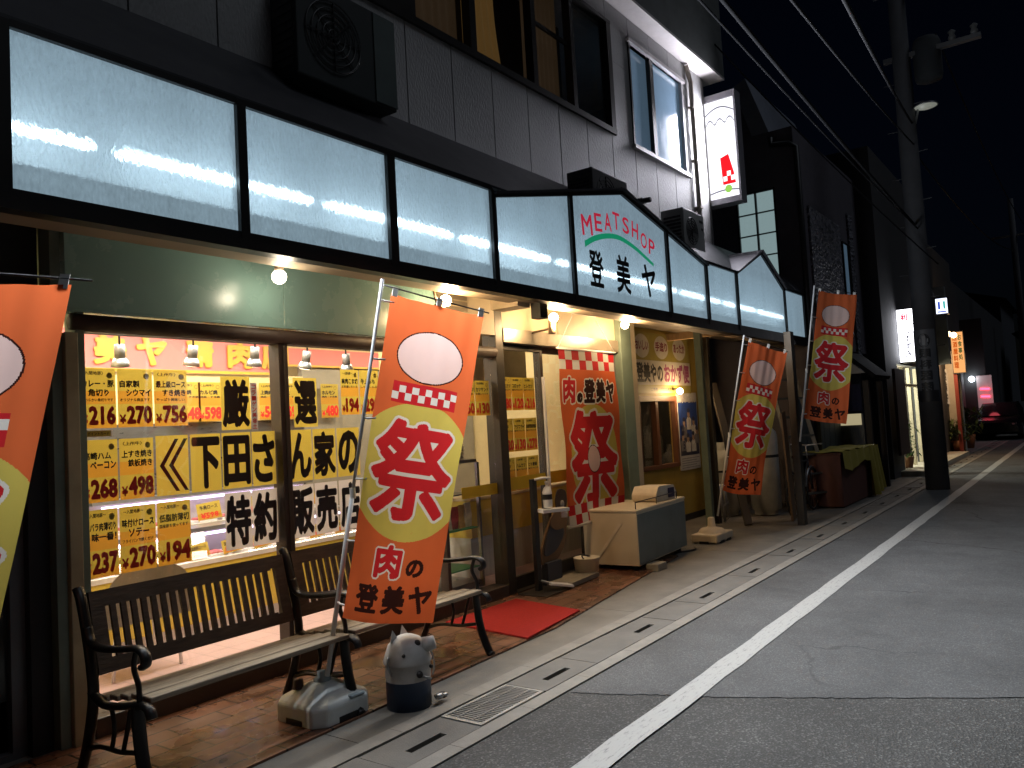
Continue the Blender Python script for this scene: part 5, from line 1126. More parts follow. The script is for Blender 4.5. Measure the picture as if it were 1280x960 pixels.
# bicycle
t = thing('bicycle', 'dark bicycle parked between the post and the covered box', 'bicycle', (12.3, 3.6, 0)); M_ty = mat('tyre_rubber', (.015, .015, .015), .8)
for wx in (12.85, 11.85):
    q = MB(); c_ = Vector((wx, 3.62, .335)); n = 36; P = [c_+Vector((.32*math.cos(2*PI*k/n), 0, .32*math.sin(2*PI*k/n))) for k in range(n+1)]; q.tube(P, .018, M_ty, 6, False); wl = obj('wheel', q, t)
    q = MB(); P = [c_+Vector((.3*math.cos(2*PI*k/n), 0, .3*math.sin(2*PI*k/n))) for k in range(n+1)]; q.tube(P, .008, M_alu, 5, False)
    for k in range(12): q.tube([c_, c_+Vector((.3*math.cos(2*PI*k/12), 0, .3*math.sin(2*PI*k/12)))], .0016, M_alu, 4)
    obj('rim', q, wl)
q = MB(); M_bf = mat('bicycle_paint', (.05, .055, .06), .4, .3); A = Vector((11.85, 3.62, .335)); Bk = Vector((12.3, 3.62, .3)); Sd = Vector((12.15, 3.62, .75)); Hd = Vector((12.68, 3.62, .8)); Fw = Vector((12.85, 3.62, .335))
for a, b in ((A, Bk), (A, Sd), (Bk, Sd), (Bk, Hd), (Sd, Hd), (Hd, Fw)): q.tube([a, b], .015, M_bf, 8)
obj('frame', q, t); q = MB(); q.tube([Hd, Hd+Vector((-.03, 0, .22))], .012, M_alu, 8); q.tube(smooth([Hd+Vector((-.2, -.27, .24)), Hd+Vector((0, -.22, .24)), Hd+Vector((0, 0, .22)), Hd+Vector((0, .22, .24)), Hd+Vector((-.2, .27, .24))], 4), .011, M_alu, 8); obj('handlebar', q, t)
q = MB(); q.ball(Sd+Vector((-.02, 0, .12)), .1, M_ty, 12, (1.3, .7, .35)); q.tube([Sd, Sd+Vector((-.02, 0, .1))], .012, M_alu, 6); obj('saddle', q, t); q = MB(); P = [Fw+Vector((.35*math.cos(R(a_)), 0, .35*math.sin(R(a_)))) for a_ in range(10, 171, 10)]; q.tube(P, .016, M_alu, 6); obj('mudguard', q, t)
# covered box
t = thing('storage_box', 'long red brown box on the kerb under a yellow sheet', 'storage box', (14, 3.4, 0)); q = MB(); q.box(13.05, 15.25, 3.22, 3.75, .02, .84, mat('red_brown_board', (.12, .045, .035), .7, dirt=.3)); obj('body', q, t, .01); q = MB(); q.box(13.03, 15.27, 3.2, 3.77, .84, .87, mat('red_brown_board', (0, 0, 0))); obj('lid', q, t, .005)
q = MB(); M_tp = mat('yellow_tarp', (.42, .35, .07), .6, bump=.3, bscale=9)
q.sheet(lambda u, v: Vector((12.98+2.36*u, 3.17+.62*v, .885+.012*math.sin(u*19)+.01*math.sin(v*9+u*7))), 40, 8, M_tp)
q.sheet(lambda u, v: Vector((12.98+1.75*u, 3.165+.012*math.sin(u*24)-.02*v, .885-(.26+.05*math.sin(u*6))*v+.012*math.sin(u*19))), 40, 4, M_tp)
q.sheet(lambda u, v: Vector((14.73+.62*u, 3.15+.05*math.sin(u*17)*(.3+v)-.05*v, .885-(.86-.1*u)*v+.01*math.sin(u*19))), 30, 8, M_tp)
q.sheet(lambda u, v: Vector((15.35+.03*math.sin(v*6), 3.16+.62*u, .885-.8*v)), 10, 6, M_tp)
one('yellow_sheet', q, 'dull yellow plastic sheet draped over the red brown box', 'tarpaulin')

# ================================================================== NEIGHBOURS ALONG THE STREET
def stone():
    m = mat('split_stone_cladding', (.2, .2, .23), .5, var=0); N = m.node_tree.nodes; L = m.node_tree.links; b = N['Principled BSDF']
    v = N.new('ShaderNodeTexVoronoi'); v.inputs['Scale'].default_value = 9; L.new(N['Mapping'].outputs[0], v.inputs['Vector']); N['Mapping'].inputs['Scale'].default_value = (1, 1, 2.2)
    sp_ = N.new('ShaderNodeSeparateColor'); L.new(v.outputs['Color'], sp_.inputs[0]); k = N.new('ShaderNodeMapRange'); k.inputs[3].default_value = .4; k.inputs[4].default_value = 1.7; L.new(sp_.outputs[0], k.inputs[0])
    vm = N.new('ShaderNodeVectorMath'); vm.operation = 'SCALE'; vm.inputs[0].default_value = (.16, .16, .19); L.new(k.outputs[0], vm.inputs['Scale']); L.new(vm.outputs[0], b.inputs['Base Color'])
    bp = N.new('ShaderNodeBump'); bp.inputs['Strength'].default_value = 1; bp.inputs['Distance'].default_value = .05; L.new(v.outputs['Distance'], bp.inputs['Height']); L.new(bp.outputs[0], b.inputs['Normal']); return m
M_st = stone()
M_n1 = mat('mauve_render', (.115, .105, .125), .75, bump=.2)
t = thing('neighbour_house', 'dark mauve rendered house next door with one lit grid window', 'building', (16, 6, 0))
q = MB(); q.box(13.9, 13.98, 3.8, 4.18, 0, 6.5, M_n1); q.box(13.9, 13.98, 4.86, 9, 0, 6.5, M_n1); q.box(13.9, 13.98, 4.18, 4.86, 0, 3.95, M_n1); q.box(13.9, 13.98, 4.18, 4.86, 5.47, 6.5, M_n1)
q.box(13.98, 18.3, 3.8, 3.95, 2.7, 6.5, M_n1); q.box(13.98, 18.3, 3.9, 9, 6.4, 6.5, M_n1); q.box(18.2, 18.3, 3.95, 9, 0, 6.5, M_n1); obj('wall', q, t)
q = MB(); q.box(14.45, 16.6, 3.76, 3.8, 3.2, 5.2, M_st); q.box(17.35, 17.7, 3.76, 3.8, 2.3, 5.6, M_st); obj('stone_cladding', q, t)
q = MB(); q.box(14.9, 15.3, 3.74, 3.8, 3.05, 3.6, M_frm); q.box(16.65, 17.2, 3.74, 3.8, 3.0, 4.9, M_frm); wf = obj('window', q, t); q = MB(); q.box(14.95, 15.25, 3.735, 3.74, 3.1, 3.55, M_fro); q.box(16.7, 16.95, 3.735, 3.74, 3.05, 4.85, M_fro); obj('pane', q, wf)
q = MB()
for k in range(3): q.box(13.88, 13.93, 4.17+k*.335, 4.2+k*.335, 3.93, 5.5, M_frm)
for k in range(5): q.box(13.885, 13.925, 4.18, 4.86, 3.94+k*.385, 3.96+k*.385, M_frm)
wf = obj('window', q, t)
q = MB(); q.box(13.93, 13.935, 4.18, 4.86, 3.95, 5.5, mat('lit_frosted_glass', (.12, .15, .16), .3, var=.5, scale=2.5, emit=(.5, .7, .72), es=.3)); obj('lit_pane', q, wf)
q = MB(); q.prism([(13.9, 4.78, 7.47), (13.9, 4.55, 7.58), (13.9, 4.2, 6.5), (13.9, 4.5, 6.5)], (3, 0, 0), mat('slanted_roof_panel', (.22, .24, .29), .6)); q.prism([(13.95, 4.5, 6.5), (13.95, 4.77, 7.45), (13.95, 6.2, 6.5)], (3, 0, 0), M_n1); obj('roof', q, t)
q = MB(); q.tube([(13.8, 4.15, 6.35), (13.8, 4.15, 6.22), (13.82, 3.85, 6.18), (13.84, 3.74, 6.1), (13.84, 3.74, .1)], .05, M_black, 10); obj('downpipe', q, t)
t = thing('ground_floor_fence', 'dark blue grey panel fence behind the covered box', 'fence', (14.5, 3.85, 0)); q = MB()
for k in range(9): q.box(13.1+k*.36, 13.44+k*.36, 3.82, 3.86, .05, 1.75, mat('blue_grey_panel', (.06, .075, .085), .6, dirt=.3))
obj('panels', q, t); q = MB()
for k in range(4): q.box(13.07+k*1.08, 13.12+k*1.08, 3.86, 3.92, .0, 1.85, M_bronze)
obj('posts', q, t)
# little roofed gate
t = thing('roofed_gate', 'small gate with a tiled gable roof and dark blue curtain', 'gate', (16.1, 3.5, 0))
M_gt = mat('dark_gate_timber', (.04, .033, .028), .7)
for x, y in ((15.6, 3.3), (16.75, 3.3), (15.6, 4.05), (16.75, 4.05)): q = MB(); q.box(x-.05, x+.05, y-.05, y+.05, 0, 2.05, M_gt); obj('post', q, t)
q = MB(); ap = (2.66, 3.25); gy = .55
M_rt = mat('roof_tiles', (.012, .012, .014), .9, spec=.1, bump=.5, bscale=12)
q.prism([(15.5, 3.1, 2.14), (15.5, 3.62, 2.62), (15.5, 3.62, 2.55), (15.5, 3.15, 2.08)], (1.4, 0, 0), M_rt); q.prism([(15.5, 4.15, 2.14), (15.5, 3.62, 2.62), (15.5, 3.62, 2.55), (15.5, 4.1, 2.08)], (1.4, 0, 0), M_rt); obj('roof', q, t)
q = MB(); q.poly([(15.54, 3.28, 2.19), (15.54, 3.96, 2.19), (15.54, 3.62, 2.5)], mat('pale_gable_board', (.36, .36, .36), .7)); obj('gable_board', q, t)
q = MB(); q.sheet(lambda u, v: Vector((15.62+.015*math.sin(u*22), 3.4+.66*u, 1.5+.5*v)), 30, 4, mat('indigo_curtain', (.02, .025, .07), .9)); obj('curtain', q, t)
q = MB(); q.box(15.72, 15.76, 3.42, 4.05, .05, 1.45, mat('grey_lattice', (.16, .17, .18), .6, stretch=(1, 30, 1), var=.4)); obj('lattice_door', q, t); q = MB(); q.box(15.71, 15.715, 3.45, 4.0, 1.24, 1.45, emis('lit_transom', (1, .85, .5), .3)); obj('lit_transom', q, t)
# restaurant with a lit doorway
t = thing('restaurant_house', 'dark restaurant front past the gate with a bright open doorway', 'building', (23, 5, 0))
M_r = mat('dark_render', (.05, .05, .052), .8)
q = MB(); q.box(18.3, 19.5, 3.45, 9, 0, 7.2, M_r); q.box(19.5, 24.6, 3.45, 3.6, 2.5, 7.2, M_r); q.box(22.1, 22.9, 3.45, 3.6, 0, 2.5, M_r); q.box(24.5, 30, 3.45, 9, 0, 6.2, M_r); q.box(19.5, 24.5, 6.4, 6.5, 0, 7.2, M_r); q.box(19.5, 24.5, 3.6, 6.4, 2.6, 2.7, M_r); obj('wall', q, t)
q = MB(); M_rw = mat('restaurant_inner_wall', (.6, .6, .55), .6); q.box(19.5, 24.5, 5.2, 5.25, .1, 2.6, M_rw); q.box(19.5, 19.55, 3.6, 5.2, .1, 2.6, M_rw); obj('inner_wall', q, t)
q = MB(); q.box(19.0, 26.5, 2.95, 5.2, .0, .12, mat('pale_step_stone', (.5, .45, .36), .6)); obj('step', q, t)
q = MB()
for x in (19.6, 20.3, 21.1, 22.0): q.box(x-.04, x+.04, 3.46, 3.54, .12, 2.45, mat('pale_door_timber', (.45, .38, .26), .6))
q.box(19.56, 22.04, 3.46, 3.54, 2.0, 2.06, mat('pale_door_timber', (0, 0, 0))); obj('door_frame', q, t)
q = MB(); q.box(18.4, 19.45, 3.3, 3.36, .5, 2.35, mat('brown_curtain_cloth', (.06, .03, .025), .9)); obj('side_screen', q, t)
light('doorway_light', 'POINT', (20.6, 4.4, 2.2), 170, (.95, 1, .85), t, .15)
light('doorway_light', 'POINT', (23.6, 4.2, 2.2), 50, (1, .85, .55), t, .15)
# column of the restaurant with small boards
q = MB(); q.box(27.0, 27.3, 3.08, 3.44, .02, 3.1, mat('pale_column', (.55, .52, .45), .6)); one('entrance_column', q, 'pale square column behind the utility pole', 'column')
M_brd = mat('narrow_white_board', (.55, .55, .5), .5, emit=(.5, .48, .42), es=.12)
for (a, b, s_, lb) in (((1179, 462), (1187, 505), '営業中', 'narrow white sign board on the lit column, the upper one'), ((1182, 532), (1189, 560), '酒処', 'narrow white sign board low on the lit column')):
    A = atX(*a, 26.9); Bq = atX(*b, 26.9); q = MB(); q.box(26.9, 26.93, min(A.y, Bq.y), max(A.y, Bq.y), Bq.z, A.z, M_brd); fr = plane((26.898, max(A.y, Bq.y), Bq.z), (0, -1, 0), (0, 0, 1), (-1, 0, 0)); text(q, s_, fr, .02, .04, abs(A.y-Bq.y)-.02, A.z-Bq.z-.04, M_ink, .03, .001, 1, vertical=True); one('narrow_sign', q, lb, 'sign')
q = MB()
for k in range(90):
    a = random.uniform(0, 6.28); r_ = random.uniform(.02, .26); z = random.uniform(.35, .85); c_ = Vector((19.9+r_*math.cos(a), 3.75+r_*math.sin(a), z)); d1 = Vector((random.uniform(-1, 1), random.uniform(-1, 1), random.uniform(-.3, .8))).normalized()*.1; d2 = d1.cross(Vector((0, 0, 1))).normalized()*.03
    q.add([c_-d1, c_+d2, c_+d1, c_-d2], [(0, 1, 2, 3)], mat('leaf_green', (.07, .13, .03), .6))
def pot_plant(x, y, s, label, tall=1.0, col='leaf_green'):
    t = thing('potted_plant', label, 'plant', (x, y, .0), 0, 'potted plants by the restaurant'); q = MB(); q.lathe([(0, .12), (.13*s, .12), (.18*s, .12+.28*s), (.17*s, .12+.28*s), (0, .1+.26*s)], (x, y, 0), mat('terracotta_pot', (.28, .12, .06), .7), 16); obj('pot', q, t)
    q = MB()
    for k in range(170):
        a = random.uniform(0, 6.28); r_ = random.uniform(.02, .36)*s; z = .12+.3*s+random.uniform(0, .75)*s*tall; c_ = Vector((x+r_*math.cos(a), y+r_*math.sin(a), z)); d1 = Vector((random.uniform(-1, 1), random.uniform(-1, 1), random.uniform(-.3, .9))).normalized()*.1*s; d2 = d1.cross(Vector((.1, 0, 1))).normalized()*.03*s
        q.add([c_-d1, c_+d2, c_+d1, c_-d2], [(0, 1, 2, 3)], mat(col, (.08, .12, .03), .6))
    obj('foliage', q, t); q = MB(); q.tube([(x, y, .3*s), (x+.02, y, .12+.5*s*tall)], .015, mat('plant_stem', (.1, .07, .04), .8), 6); obj('stem', q, t)
pot_plant(20.05, 3.5, .9, 'leafy green plant in a terracotta pot in the bright doorway', 1.2); pot_plant(28.3, 3.2, 1.5, 'dry bushy plant on the pavement past the orange sign', .7, 'dry_leaf'); pot_plant(26.9, 3.25, 1.1, 'smaller dull bushy plant right beside the lit step', .7, 'dry_leaf')
def box_sign(name, label, X, a, b, es, depth, draw, cat='sign', casecol=M_black):
    A = atX(*a, X); Bq = atX(*b, X); y1, y0 = max(A.y, Bq.y), min(A.y, Bq.y); z1, z0 = A.z, Bq.z
    t = thing(name, label, cat, (X, (y0+y1)/2, z0)); q = MB(); q.box(X+.01, X+depth, y0-.02, y1+.02, z0-.02, z1+.02, casecol); obj('case', q, t)
    q = MB(); q.poly([(X, y1, z0), (X, y0, z0), (X, y0, z1), (X, y1, z1)], es); p_ = obj('lit_panel', q, t); fr = plane((X-.004, y1, z0), (0, -1, 0), (0, 0, 1), (-1, 0, 0)); q = MB(); draw(q, fr, y1-y0, z1-z0); obj('lettering', q, p_); return t
E_w = emis('lit_sign_white', (.93, .93, 1), 3.5); E_r = emis('lit_sign_red', (.75, .02, .08), .9); E_k = emis('lit_sign_dark', (.1, .09, .16), .4)
def dr1(q, fr, w, h):
    text(q, '利', fr, w*.2, h*.78, w*.62, h*.92, E_r, .05, .001, 2)
    for k in range(28):
        a0, a1 = 2*PI*k/28, 2*PI*(k+.9)/28
    text(q, 'うすずき', fr, w*.32, h*.07, w*.72, h*.66, E_k, .03, .001, 2, vertical=True)
tS = box_sign('lit_box_sign', 'bright white vertical box sign with red and black brushed characters', 20, (1120, 388), (1147, 451), E_w, .3, dr1)
light('box_sign_light', 'AREA', (19.9, 3.26, 3.15), 5, (.9, .92, 1), tS, 1.1, (0, R(90), 0), .35)
q = MB(); q.tube([(20.1, 3.3, 3.75), (20.1, 3.5, 3.75)], .03, M_black, 6); obj('bracket', q, tS)
E_b = emis('lit_sign_blue', (.03, .08, .5), .8); E_g = emis('lit_sign_green', (.05, .4, .35), .9)
def dr2(q, fr, w, h):
    for u, e in ((.18, E_b), (.42, E_w), (.62, E_g)): rect(q, fr, w*u, h*.3, w*(u+.2), h*.8, e, .001)
    rect(q, fr, w*.12, h*.08, w*.88, h*.16, E_b, .001)
box_sign('lit_square_sign', 'small lit white square sign with blue and green bars high on a post', 24, (1169, 374), (1185, 391), emis('lit_sign_pale', (.75, .8, 1), 1.6), .2, dr2)
q = MB(); A = atX(1177, 400, 24.1); q.box(24.05, 24.3, A.y-.12, A.y+.22, 2.6, 4.7, mat('grey_sign_post', (.2, .2, .2), .6)); one('sign_column', q, 'grey boxed column carrying the lit square sign', 'post')
E_o = emis('lit_orange_panel', (.95, .42, .14), .85); E_o2 = emis('lit_orange_ink', (.6, .10, .01), .8); E_gk = emis('lit_olive_ink', (.13, .15, .04), .6)
def dr3(q, fr, w, h): text(q, '居酒屋料理', fr, w*.1, h*.1, w*.5, h*.95, E_o2, .04, .001, 1, vertical=True); text(q, 'お食事処', fr, w*.55, h*.3, w*.9, h*.95, E_gk, .03, .001, 1, vertical=True)
tO = box_sign('orange_box_sign', 'warm orange vertical box sign under three small spotlights', 26.5, (1188, 416), (1207, 465), E_o, .2, dr3)
q = MB(); A = atX(1197, 500, 26.6); q.box(26.6, 26.7, A.y-.05, A.y+.05, 0, 2.5, mat('red_sign_post', (.25, .04, .03), .6)); obj('post', q, tO)
for k, px in enumerate((1177, 1185, 1192)):
    A = atX(px, 416.5+k*1.2, 25.6); q = MB(); q.ball(A, .085, emis('spot_glow', (1, .62, .3), 9), 10); q.box(A.x, A.x+.1, A.y-.06, A.y+.06, A.z+.07, A.z+.1, M_black)
    one('sign_spotlight', q, 'small warm spotlight, %s of the three above the orange sign' % ('leftmost', 'middle', 'rightmost')[k], 'spotlight', 'spotlights over the orange sign')
light('spot_light', 'POINT', (25.5, 3.15, 2.75), 70, (1, .6, .3), None, .1)
# red neon and car far down the street
t = thing('far_shop', 'dark far shop down the street with a red neon window', 'building', (38, 4, 0)); q = MB(); q.box(38.05, 44, 3.4, 9, 0, 5, M_r); q.box(36, 60, 4.2, 9, 0, 6.5, M_r); obj('wall', q, t)
A = atX(1220, 470, 38); Bq = atX(1243, 512, 38); q = MB(); q.box(37.96, 38.0, Bq.y, A.y, Bq.z, A.z, mat('pale_lit_board', (.3, .26, .26), .5, emit=(.6, .4, .42), es=.2)); w_ = obj('window', q, t)
q = MB()
for k in range(2): z = Bq.z+(A.z-Bq.z)*(.62-.22*k); q.tube([(37.93, A.y-.12, z), (37.93, Bq.y+.1, z-.02)], .045, emis('red_neon', (1, .03, .07), 7), 6)
obj('neon_tube', q, w_); q = MB(); q.ball((37.8, A.y+.15, A.z-.12), .12, emis('far_lamp', (.85, .95, 1), 14), 10); obj('lamp', q, t)
light('neon_light', 'POINT', (37.2, 3.2, 1.8), 6, (1, .12, .15), t, .2)
# car
cx, cy = 36.0, 3.0; t = thing('parked_car', 'dark car parked nose out by the red neon far down the street', 'car', (cx, cy, 0)); M_cp = mat('black_car_paint', (.012, .012, .015), .2, .2, spec=.8)
def xs_(x, w, z0, z1, tw): return [Vector((x, cy-w, z0)), Vector((x, cy+w, z0)), Vector((x, cy+w, (z0+z1)/2)), Vector((x, cy+tw, z1)), Vector((x, cy-tw, z1)), Vector((x, cy-w, (z0+z1)/2))]
def loft(q, secs, m):
    V = [p for s_ in secs for p in s_]; n = len(secs[0]); q.add(V, [(i*n+k, i*n+(k+1) % n, (i+1)*n+(k+1) % n, (i+1)*n+k) for i in range(len(secs)-1) for k in range(n)]+[tuple(range(n-1, -1, -1)), tuple((len(secs)-1)*n+k for k in range(n))], m)
q = MB(); loft(q, [xs_(cx, .7, .3, .68, .6), xs_(cx+.15, .8, .22, .78, .7), xs_(cx+1.2, .82, .2, .92, .75), xs_(cx+3.6, .82, .2, .95, .75), xs_(cx+4.0, .75, .25, .8, .65)], M_cp); obj('body', q, t)
q = MB(); loft(q, [xs_(cx+1.0, .72, .9, .94, .7), xs_(cx+1.7, .72, .9, 1.45, .58), xs_(cx+3.2, .72, .9, 1.48, .58), xs_(cx+3.8, .7, .9, .96, .66)], mat('car_glass', (.01, .012, .014), .1)); obj('cabin', q, t)
for wx in (cx+.8, cx+3.2):
    for wy in (cy-.82, cy+.62): q = MB(); q.lathe([(.0, 0), (.3, 0), (.32, .04), (.32, .16), (.3, .2), (0, .2)], (wx, wy, .32), M_ty, 20, 'y'); wl = obj('wheel', q, t); q = MB(); q.lathe([(0, -.005), (.19, -.005), (.2, .01)], (wx, wy, .32), M_alu, 16, 'y'); obj('rim', q, wl)
for wy in (cy-.55, cy+.55): q = MB(); q.ball((cx+.06, wy, .62), .12, mat('headlight_glass', (.4, .4, .4), .1, .3, emit=(.6, .2, .2), es=.03), 10, (.6, 1, .6)); obj('headlight', q, t)
# dark houses farther on and across
def far_house(x0, x1, y0, y1, h, label, wins):
    t = thing('far_house', label, 'building', ((x0+x1)/2, (y0+y1)/2, 0)); q = MB(); q.box(x0, x1, y0, y1, 0, h, mat('night_house_render', (.06, .065, .075), .8)); obj('wall', q, t); q = MB(); q.prism([(x0-.4, y0-.4, h), (x0-.4, y1+.4, h), (x0-.4, (y0+y1)/2, h+1.6)], (x1-x0+.8, 0, 0), M_rt); obj('roof', q, t)
    for (y, z, lit) in wins: q = MB(); q.box(x0-.04, x0+.02, y, y+1.2, z, z+1.1, M_frm); f_ = obj('window', q, t); q = MB(); q.box(x0-.05, x0-.04, y+.06, y+1.14, z+.06, z+1.04, mat('dark_pane', (.03, .035, .045), .15)); obj('pane', q, f_)
far_house(58, 68, -4.5, 3.2, 5.6, 'dark two storey house closing the street at its far end', ((-3, 3.4, 0), (0.5, 3.4, 0)))
far_house(64, 76, 4.5, 14, 8.5, 'tall dark house behind the far shop', ((5.2, 5.4, 0), (5.2, 2.6, 0)))
far_house(44, 56, -14, -3.4, 6.2, 'dark house on the right side of the far street', ((-6, 3.6, 0), (-9.5, 3.6, 0)))
# red post box and green crate at the far right kerb
A = atZ(1270, 528, 0); q = MB(); q.box(50, 50.5, 1.9, 2.3, 0, 1.7, mat('red_machine', (.2, .02, .02), .5, emit=(.3, .02, .02), es=.04)); one('red_cabinet', q, 'dim red cabinet at the far bend of the street', 'cabinet', None, .02)

# ================================================================== UTILITY POLES, STREET LAMP, CABLES
M_cp2 = mat('utility_pole_concrete', (.075, .076, .085), .8, var=.15, scale=3, bump=.2)
PX, PY = 16.2, 2.35; M_bolt = mat('weathered_bolt', (.08, .08, .085), .7)
t = thing('utility_pole', 'thick concrete utility pole at the kerb with a clinic advert plate', 'utility pole', (PX, PY, 0))
q = MB(); q.tube([(PX, PY, 0), (PX, PY, 12)], [.2, .13], M_cp2, 20); obj('pole', q, t)
q = MB(); M_ad = mat('advert_plate', (.12, .13, .15), .5); rr = .215; n = 14
def adf(u, v, n_=0.0): a = PI+.62-(u/.215); r_ = .2-.07*v/12+.012+n_; return Vector((PX+r_*math.cos(a), PY+r_*math.sin(a), v))
zt0, zb0 = atY(1156, 409, PY-.1).z, atY(1166, 500, PY-.1).z
q.sheet(lambda u, v: adf(.48*u-.1, zb0+(zt0-zb0)*v), 16, 6, M_ad); adp = obj('advert_plate', q, t)
M_adk = mat('advert_ink', (.02, .022, .028), .5, var=0); M_adw = mat('advert_pale', (.22, .23, .25), .5, var=0)
q = MB(); cu_ = .135; ell(q, adf, cu_, zt0-.2, .115, .125, M_adk, .003, 24); rect(q, adf, cu_-.03, zt0-.28, cu_+.03, zt0-.12, M_adw, .006); rect(q, adf, cu_-.08, zt0-.23, cu_+.08, zt0-.17, M_adw, .007)
for i, ch in enumerate('眼科医院'): text(q, ch, adf, cu_-.11, zt0-.52-.2*i, cu_+.11, zt0-.35-.2*i, M_adk, .05, .003, 2, .05)
obj('lettering', q, adp)
q = MB(); q.sheet(lambda u, v: adf(.44*u-.08, zb0-.02+.2*v, .003), 12, 2, M_adk); obj('number_plate', q, t)
for k in range(12): z = 2.6+k*.45; s_ = 1 if k % 2 else -1; q = MB(); q.tube([(PX-.05, PY+s_*.1, z), (PX-.08, PY+s_*.32, z)], .009, M_bolt, 6); obj('step_bolt', q, t)
q = MB(); q.box(PX-.06, PX+.06, PY-1.5, PY+.4, 9.3, 9.4, M_bolt); obj('cross_arm', q, t); q = MB(); q.box(PX-.06, PX+.06, PY-1.3, PY+.3, 8.0, 8.08, M_bolt)
obj('cross_arm', q, t); q = MB()
for y in (-1.4, -.9, -.5, .3): q.lathe([(.0, 9.4), (.03, 9.4), (.06, 9.45), (.04, 9.5), (.065, 9.54), (.03, 9.6), (0, 9.6)], (PX, PY+y, 0), mat('porcelain', (.1, .1, .1), .5), 12)
for y in (-1.2, -.85, -.5): q.lathe([(.0, 8.08), (.04, 8.08), (.07, 8.14), (.04, 8.2), (.07, 8.25), (0, 8.3)], (PX, PY+y, 0), mat('porcelain', (0, 0, 0)), 12)
obj('insulator', q, t); q = MB(); q.lathe([(0, 7.5), (.22, 7.52), (.24, 7.6), (.24, 8.2), (.2, 8.3), (0, 8.3)], (PX+.1, PY-.42, 0), mat('transformer_grey', (.025, .028, .032), .8), 20); obj('transformer', q, t)
t = thing('street_lamp', 'unlit round street lamp on an arm of the utility pole', 'street lamp', (PX, PY-.2, 7)); A = atX(1157, 133, 16.2)
q = MB(); q.tube(smooth([(PX, PY-.1, 6.6), (PX, PY-.2, 6.95), (A.x, A.y+.15, A.z+.06)], 4), .02, M_steel, 8); obj('arm', q, t)
q = MB(); q.lathe([(0, .08), (.1, .07), (.2, .02), (.215, 0), (.2, -.005)], A, M_alu, 24); obj('shade', q, t)
q = MB(); q.lathe([(0, -.05), (.1, -.035), (.19, 0)], A, mat('lamp_diffuser', (.6, .62, .55), .3, emit=(.9, .95, .8), es=.12), 24); obj('diffuser', q, t)  # faint glow put into the diffuser, the lamp itself stays off
t = thing('far_utility_pole', 'thin far utility pole near the street bend', 'utility pole', (44, 2.3, 0)); q = MB(); q.tube([(44, 2.3, 0), (44, 2.3, 11)], [.18, .12], M_cp2, 14); obj('pole', q, t); q = MB(); q.box(43.95, 44.05, 1.2, 3.2, 9.2, 9.3, M_steel); obj('cross_arm', q, t)
M_cab = mat('cable_rubber', (.012, .012, .014), .8, spec=.1)
def cable(a, b, sag, r, label, grp='cables along the street'):
    a = Vector(a); b = Vector(b); n = 26; q = MB(); q.tube([a.lerp(b, i/n)-Vector((0, 0, sag*4*(i/n)*(1-i/n))) for i in range(n+1)], r, M_cab, 6); one('overhead_cable', q, label, 'cable', grp)
def line_px(p0, p1, Y, ext0=0): return atY(*p0, Y), atY(*p1, Y)
for (p0, p1, Y0, Y1, r, lb) in (((905, -10), (1110, 240), 2.2, 2.3, .024, 'thick overhead cable of the pair that runs beside the shop balcony'),
                                ((898, 15), (1108, 243), 2.5, 2.35, .013, 'thin overhead cable just below the thick one by the balcony'),
                                ((893, 55), (1132, 290), 4.2, 2.4, .012, 'lone overhead cable falling past the lit blade sign to the utility pole'),
                                ((1000, 0), (1112, 142), 1.6, 2.0, .015, 'faint overhead cable left of the utility pole top'),
                                ((1062, 0), (1122, 118), 1.2, 1.8, .018, 'short steep overhead cable nearest the utility pole top')):
    a, b = atY(*p0, Y0), atY(*p1, Y1)
    if b.x > PX: b = a.lerp(b, (PX-a.x)/(b.x-a.x))
    else: b = a+(b-a)*((PX-a.x)/(b.x-a.x))
    a2 = a+(a-b)*(.5 if Y0 < 3 else 0)
    cable(a2, b, .1, r, lb)
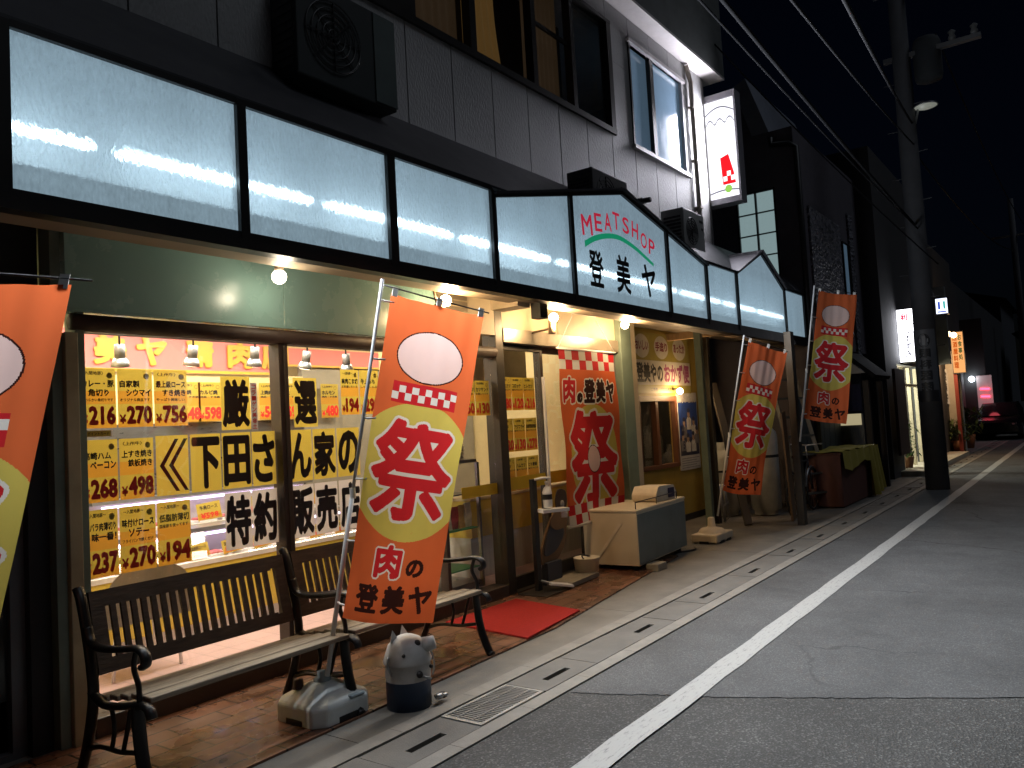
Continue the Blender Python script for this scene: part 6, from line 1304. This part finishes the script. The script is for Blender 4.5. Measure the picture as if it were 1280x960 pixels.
cable((PX, PY-.1, 6.2), (44, 2.3, 8.6), .5, .018, 'overhead cable from the near pole to the far pole'); cable((PX, PY-.6, 8.3), (44, 1.6, 9.3), .6, .014, 'upper overhead cable from the near pole to the far pole')
cable((PX, PY+.1, 5.2), (24.3, 3.2, 4.4), .15, .011, 'service cable from the utility pole to the sign column', None)

# ================================================================== LIGHT, SKY, RENDER
light('shop_ceiling_light', 'AREA', (3.6, 5.9, 2.72), 58, (1, .9, .7), B, 2.6, None, .3)
light('shop_ceiling_light', 'AREA', (3.4, 5.0, 2.72), 48, (1, .88, .74), B, 2.4, None, .2)
light('shop_ceiling_light', 'AREA', (6.6, 5.6, 2.72), 56, (1, .86, .64), B, 2.4, None, .3)
light('shop_ceiling_light', 'AREA', (5.2, 7.6, 2.72), 38, (1, .86, .68), B, 3.0, None, .4)
w = bpy.data.worlds.new('World'); S.world = w; w.use_nodes = True
N = w.node_tree.nodes; L = w.node_tree.links; bg = N['Background']
sk = N.new('ShaderNodeTexSky'); sk.sky_type = 'NISHITA'; sk.sun_disc = False; sk.sun_elevation = R(3); sk.sun_rotation = R(200); sk.altitude = 20
tn = N.new('ShaderNodeVectorMath'); tn.operation = 'MULTIPLY'; tn.inputs[1].default_value = (.45, .6, 1.5); L.new(sk.outputs[0], tn.inputs[0]); L.new(tn.outputs[0], bg.inputs[0]); bg.inputs[1].default_value = .001
sd = bpy.data.lights.new('ambient_fill', 'SUN'); sd.energy = .17; sd.angle = R(25); sd.color = (.8, .88, 1); so = bpy.data.objects.new('ambient_fill', sd); COL.objects.link(so); so.rotation_euler = (R(35), 0, R(20))  # added soft fill lamp that lifts the dark parts, no real source
S.view_settings.view_transform = 'Standard'; S.view_settings.look = 'None'; S.view_settings.gamma = 1; S.view_settings.exposure = .38; S.view_settings.use_curve_mapping = False
S.render.engine = 'CYCLES'
S.cycles.use_denoising = True; S.cycles.max_bounces = 8; S.cycles.transparent_max_bounces = 12; S.cycles.sample_clamp_indirect = 6; S.cycles.use_light_tree = True
S.cycles.caustics_reflective = False; S.cycles.caustics_refractive = False
S.cycles.use_adaptive_sampling = True; S.cycles.adaptive_threshold = .01
